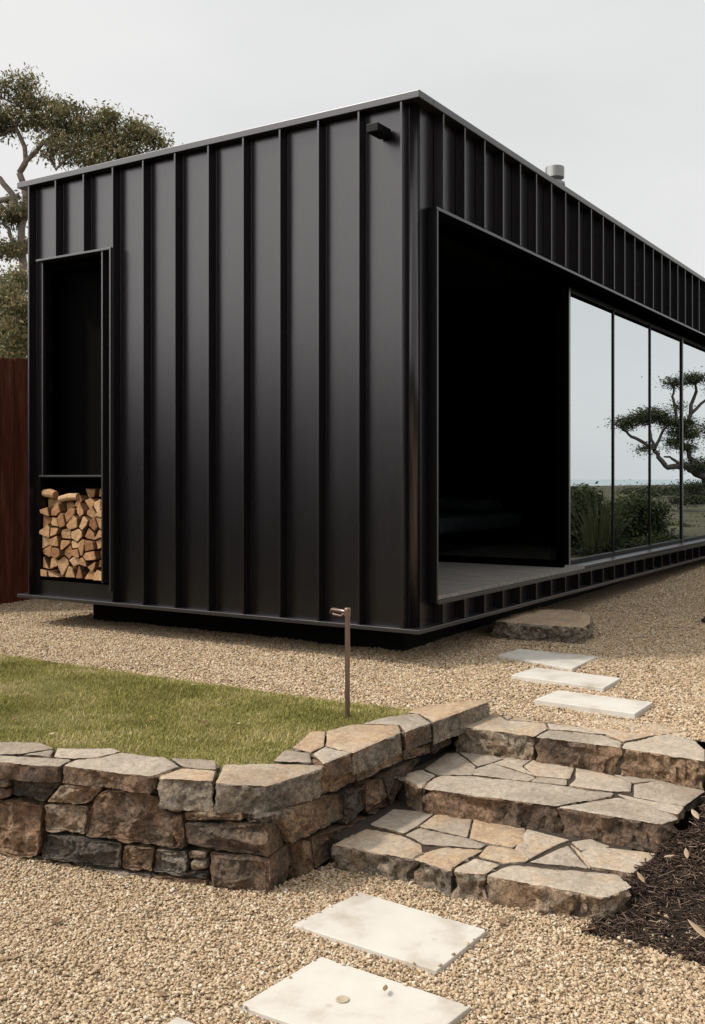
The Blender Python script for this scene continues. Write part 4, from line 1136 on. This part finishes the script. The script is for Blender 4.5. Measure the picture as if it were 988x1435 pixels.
tree('gum_tree', 'darker bushy gum tree low behind the red brown fence', 'tree', gb2,
     [([gb2, A(-6, 600), A(4, 500), A(12, 440), A(22, 400)], .17, .06), ([A(4, 500), A(30, 450), A(60, 430)], .07, .03), ([A(12, 440), A(-30, 400), A(-60, 390)], .07, .03)],
     [cl(14, 440, 34, 18, 34, 70), cl(28, 475, 30, 22, 44, 70), cl(0, 485, 34, 24, 50, 70), cl(60, 450, 30, 30, 40), cl(-50, 440, 44, 40, 60), cl(20, 520, 50, 26, 50), cl(25, 392, 14, 10, 12), cl(-5, 400, 20, 12, 14)],
     None, .09, 22, M['bush_leaf'], M['bark'], .15, .6, .012)

# ------------------------------------------------------------------ what the windows mirror: real plants to the right of the cabin
D = 28.0; pm = D / FOC
def B(u, v, dd=0): return mirrored(u, v, D + dd)
def cb_(u, v, ru, rv, nt_, nl=80, dd=0): return (tuple(B(u, v, dd)), ru * pm * .95, ru * pm * .95, rv * pm * .8, nt_, nl)
tb = B(1022, 745); tb.z = -.25
tree('coastal_pine', 'wind shaped dark coastal tree with flat tiers, mirrored in the windows', 'tree', tb,
     [([tb, B(1016, 715), B(1000, 690), B(990, 668)], .22, .15),
      ([B(990, 668), B(972, 660), B(958, 652), B(935, 655), B(922, 640), B(917, 630)], .11, .05),
      ([B(917, 630), B(905, 622), B(885, 612), B(872, 602)], .06, .03), ([B(917, 630), B(926, 610), B(935, 595)], .05, .025), ([B(917, 630), B(912, 608), B(910, 590)], .045, .02),
      ([B(990, 668), B(966, 640), B(955, 610), B(948, 585), B(942, 555), B(944, 542)], .08, .025), ([B(955, 610), B(968, 580), B(975, 550), B(974, 538)], .07, .03), ([B(968, 580), B(990, 560), B(1005, 540)], .05, .02),
      ([B(958, 652), B(942, 643), B(930, 640)], .05, .02), ([B(990, 668), B(1020, 620), B(1040, 580)], .13, .05), ([B(1000, 690), B(975, 690), B(950, 700)], .06, .02)],
     [cb_(876, 594, 13, 6, 20), cb_(893, 588, 14, 6, 20), cb_(910, 582, 14, 8, 22), cb_(926, 583, 12, 7, 18), cb_(938, 592, 10, 7, 14), cb_(943, 538, 9, 5, 12), cb_(973, 531, 15, 6, 20), cb_(948, 570, 5, 3, 4),
      cb_(962, 592, 9, 8, 14), cb_(968, 608, 11, 8, 18), cb_(950, 605, 10, 7, 14), cb_(946, 622, 9, 7, 14), cb_(965, 628, 8, 5, 8), cb_(906, 630, 6, 4, 6), cb_(982, 650, 18, 9, 24), cb_(972, 683, 13, 5, 14), cb_(952, 700, 11, 5, 12),
      cb_(980, 700, 16, 6, 16), cb_(1010, 600, 26, 14, 40), cb_(1040, 570, 26, 14, 40), cb_(1000, 735, 16, 14, 26), cb_(1010, 545, 20, 8, 24)],
     None, .075, 31, M['dark_leaf'], M['dark_bark'], .15, .0, .016, flat=.8)
D = 13.5; pm = D / FOC
sb1 = B(828, 770); sb1.z = .20
tree('shrub', 'dense dark green shrub mirrored in the first window pane', 'shrub', sb1,
     [([sb1, B(826, 740), B(820, 710)], .04, .02), ([sb1, B(840, 745), B(850, 720)], .04, .02)],
     [cb_(812, 700, 20, 16, 40), cb_(806, 730, 24, 22, 50), cb_(840, 735, 24, 24, 60), cb_(825, 755, 30, 18, 50), cb_(780, 720, 24, 30, 50)], None, .07, 41, M['bush_leaf'], M['dark_bark'], .10, .1, .010, 'shrubs by the gravel mirrored in the glass')
D = 15.5; pm = D / FOC
sb2 = B(890, 765); sb2.z = .15
tree('shrub', 'rounded dark shrub mirrored in the second and third window panes', 'shrub', sb2,
     [([sb2, B(888, 735), B(880, 715)], .05, .02), ([sb2, B(902, 735), B(908, 715)], .05, .02)],
     [cb_(880, 712, 22, 16, 50), cb_(905, 718, 18, 18, 40), cb_(870, 735, 20, 22, 50), cb_(900, 742, 24, 22, 60), cb_(880, 762, 28, 14, 50)], None, .07, 42, M['bush_leaf'], M['dark_bark'], .10, .1, .010, 'shrubs by the gravel mirrored in the glass')
D = 40.0; pm = D / FOC
sb3 = B(1000, 720); sb3.z = -.6
tree('shrub', 'far dark shrub under the coastal tree mirrored in the glass', 'shrub', sb3,
     [([sb3, B(1000, 715), B(998, 705)], .08, .03)], [cb_(1000, 715, 20, 14, 40), cb_(1020, 715, 20, 16, 40), cb_(960, 712, 10, 6, 14)], None, .16, 43, M['dark_leaf'], M['dark_bark'], .25, .1, .02)
for k_, (u_, v_, d_, w_, h_) in enumerate([(948, 748, 19.0, 26, 12), (985, 738, 23.0, 24, 16), (862, 778, 12.6, 30, 12), (930, 765, 14.8, 24, 9)]):
    D = d_; pm = D / FOC; sp_ = B(u_, v_ + h_); sp_.z = .1
    tree('shrub', 'low dark shrub along the foot of the mirrored view in the windows', 'shrub', sp_, [([sp_, B(u_, v_), B(u_ + 4, v_ - h_ * .6)], .03, .012)],
         [cb_(u_, v_, w_, h_, 60), cb_(u_ + w_ * .5, v_ + h_ * .4, w_ * .6, h_ * .7, 40), cb_(u_ - w_ * .5, v_ + h_ * .3, w_ * .6, h_ * .8, 40)], None, .06, 50 + k_, M['bush_leaf'] if k_ % 2 else M['dark_leaf'], M['dark_bark'], .10, .1, .008, 'low shrubs mirrored in the glass')
for k_, (u_, d_, w_, h_) in enumerate([(905, 48, 15, 5), (925, 66, 12, 4), (943, 52, 10, 4), (962, 90, 14, 3), (884, 75, 14, 4), (978, 60, 12, 5), (998, 110, 22, 4), (915, 110, 16, 3)]):
    D = d_; pm = D / FOC; v_ = VH + FOC * (CAM.z + .3 + .0165 * d_ * .62) / d_; sp_ = B(u_, v_); gz = ground_z(sp_.x, sp_.y); sp_.z = gz
    c_ = B(u_, v_); c_.z = gz + h_ * pm * .6
    tree('shrub', 'distant dark shrub on the meadow mirrored in the windows', 'shrub', sp_, [([sp_, sp_ + Vector((0, 0, h_ * pm * .8))], .05, .02)],
         [((c_.x, c_.y, c_.z), w_ * pm, w_ * pm, h_ * pm * .6, 40, 50)], None, .16, 80 + k_, M['dark_leaf'], M['dark_bark'], .3, .1, .02, 'distant shrubs mirrored in the glass')
# tall spiky grass
D = 12.6
tuss = mirrored(838, 772, D); tuss.z = .24
rng = np.random.default_rng(5)
mb = MB()
for k in range(150):
    a = rng.uniform(0, 6.283); ln = rng.uniform(.05, .55); hgt_ = rng.uniform(.55, 1.15)
    dv_ = Vector((math.cos(a), math.sin(a), 0)); p = Vector((tuss.x, tuss.y, tuss.z)) + dv_ * rng.uniform(0, .12)
    mb.tube([p, p + dv_ * ln * .35 * hgt_ + Vector((0, 0, hgt_ * .55)), p + dv_ * ln * hgt_ + Vector((0, 0, hgt_ * .95))], [.006, .004, .001], 4, caps=False)
o = mb.build('grass_tussock', M['bush_leaf'], None, origin=tuple(tuss)); tag(o, 'tall spiky grass tussock mirrored in the first window', 'plant')
a_ = o.data.attributes.new('tone', 'FLOAT', 'POINT'); a_.data.foreach_set('value', [.8] * len(o.data.vertices))

# unseen shrubs added past the lawn to darken the end wall's lower reflection
for i, (x, y, h_) in enumerate([(-3.0, 2.9, 1.35), (-3.7, 3.6, 1.8), (-3.3, 4.8, 2.0), (-3.6, 6.0, 2.1), (-3.5, 7.3, 2.2), (-4.6, 2.6, 1.75)]):
    bb = Vector((x, y, .25))
    def sc_(dx, dy, z, r, rz, nt_): return ((x + dx, y + dy, .3 + z), r, r, rz, nt_, 60)
    tree('shrub', 'dense unseen shrub added past the lawn to darken the end wall reflection', 'shrub', bb,
         [([bb, bb + Vector((.1, 0, h_ * .5)), bb + Vector((.05, .1, h_ * .8))], .04, .015)],
         [sc_(0, 0, h_ * .3, .62, h_ * .3, 60), sc_(.1, .15, h_ * .65, .5, h_ * .28, 50), sc_(-.15, -.1, h_ * .85, .3, h_ * .15, 20)], None, .10, 60 + i, M['dark_leaf'], M['dark_bark'], .12, .1, .010, 'unseen shrubs added to darken the reflection')
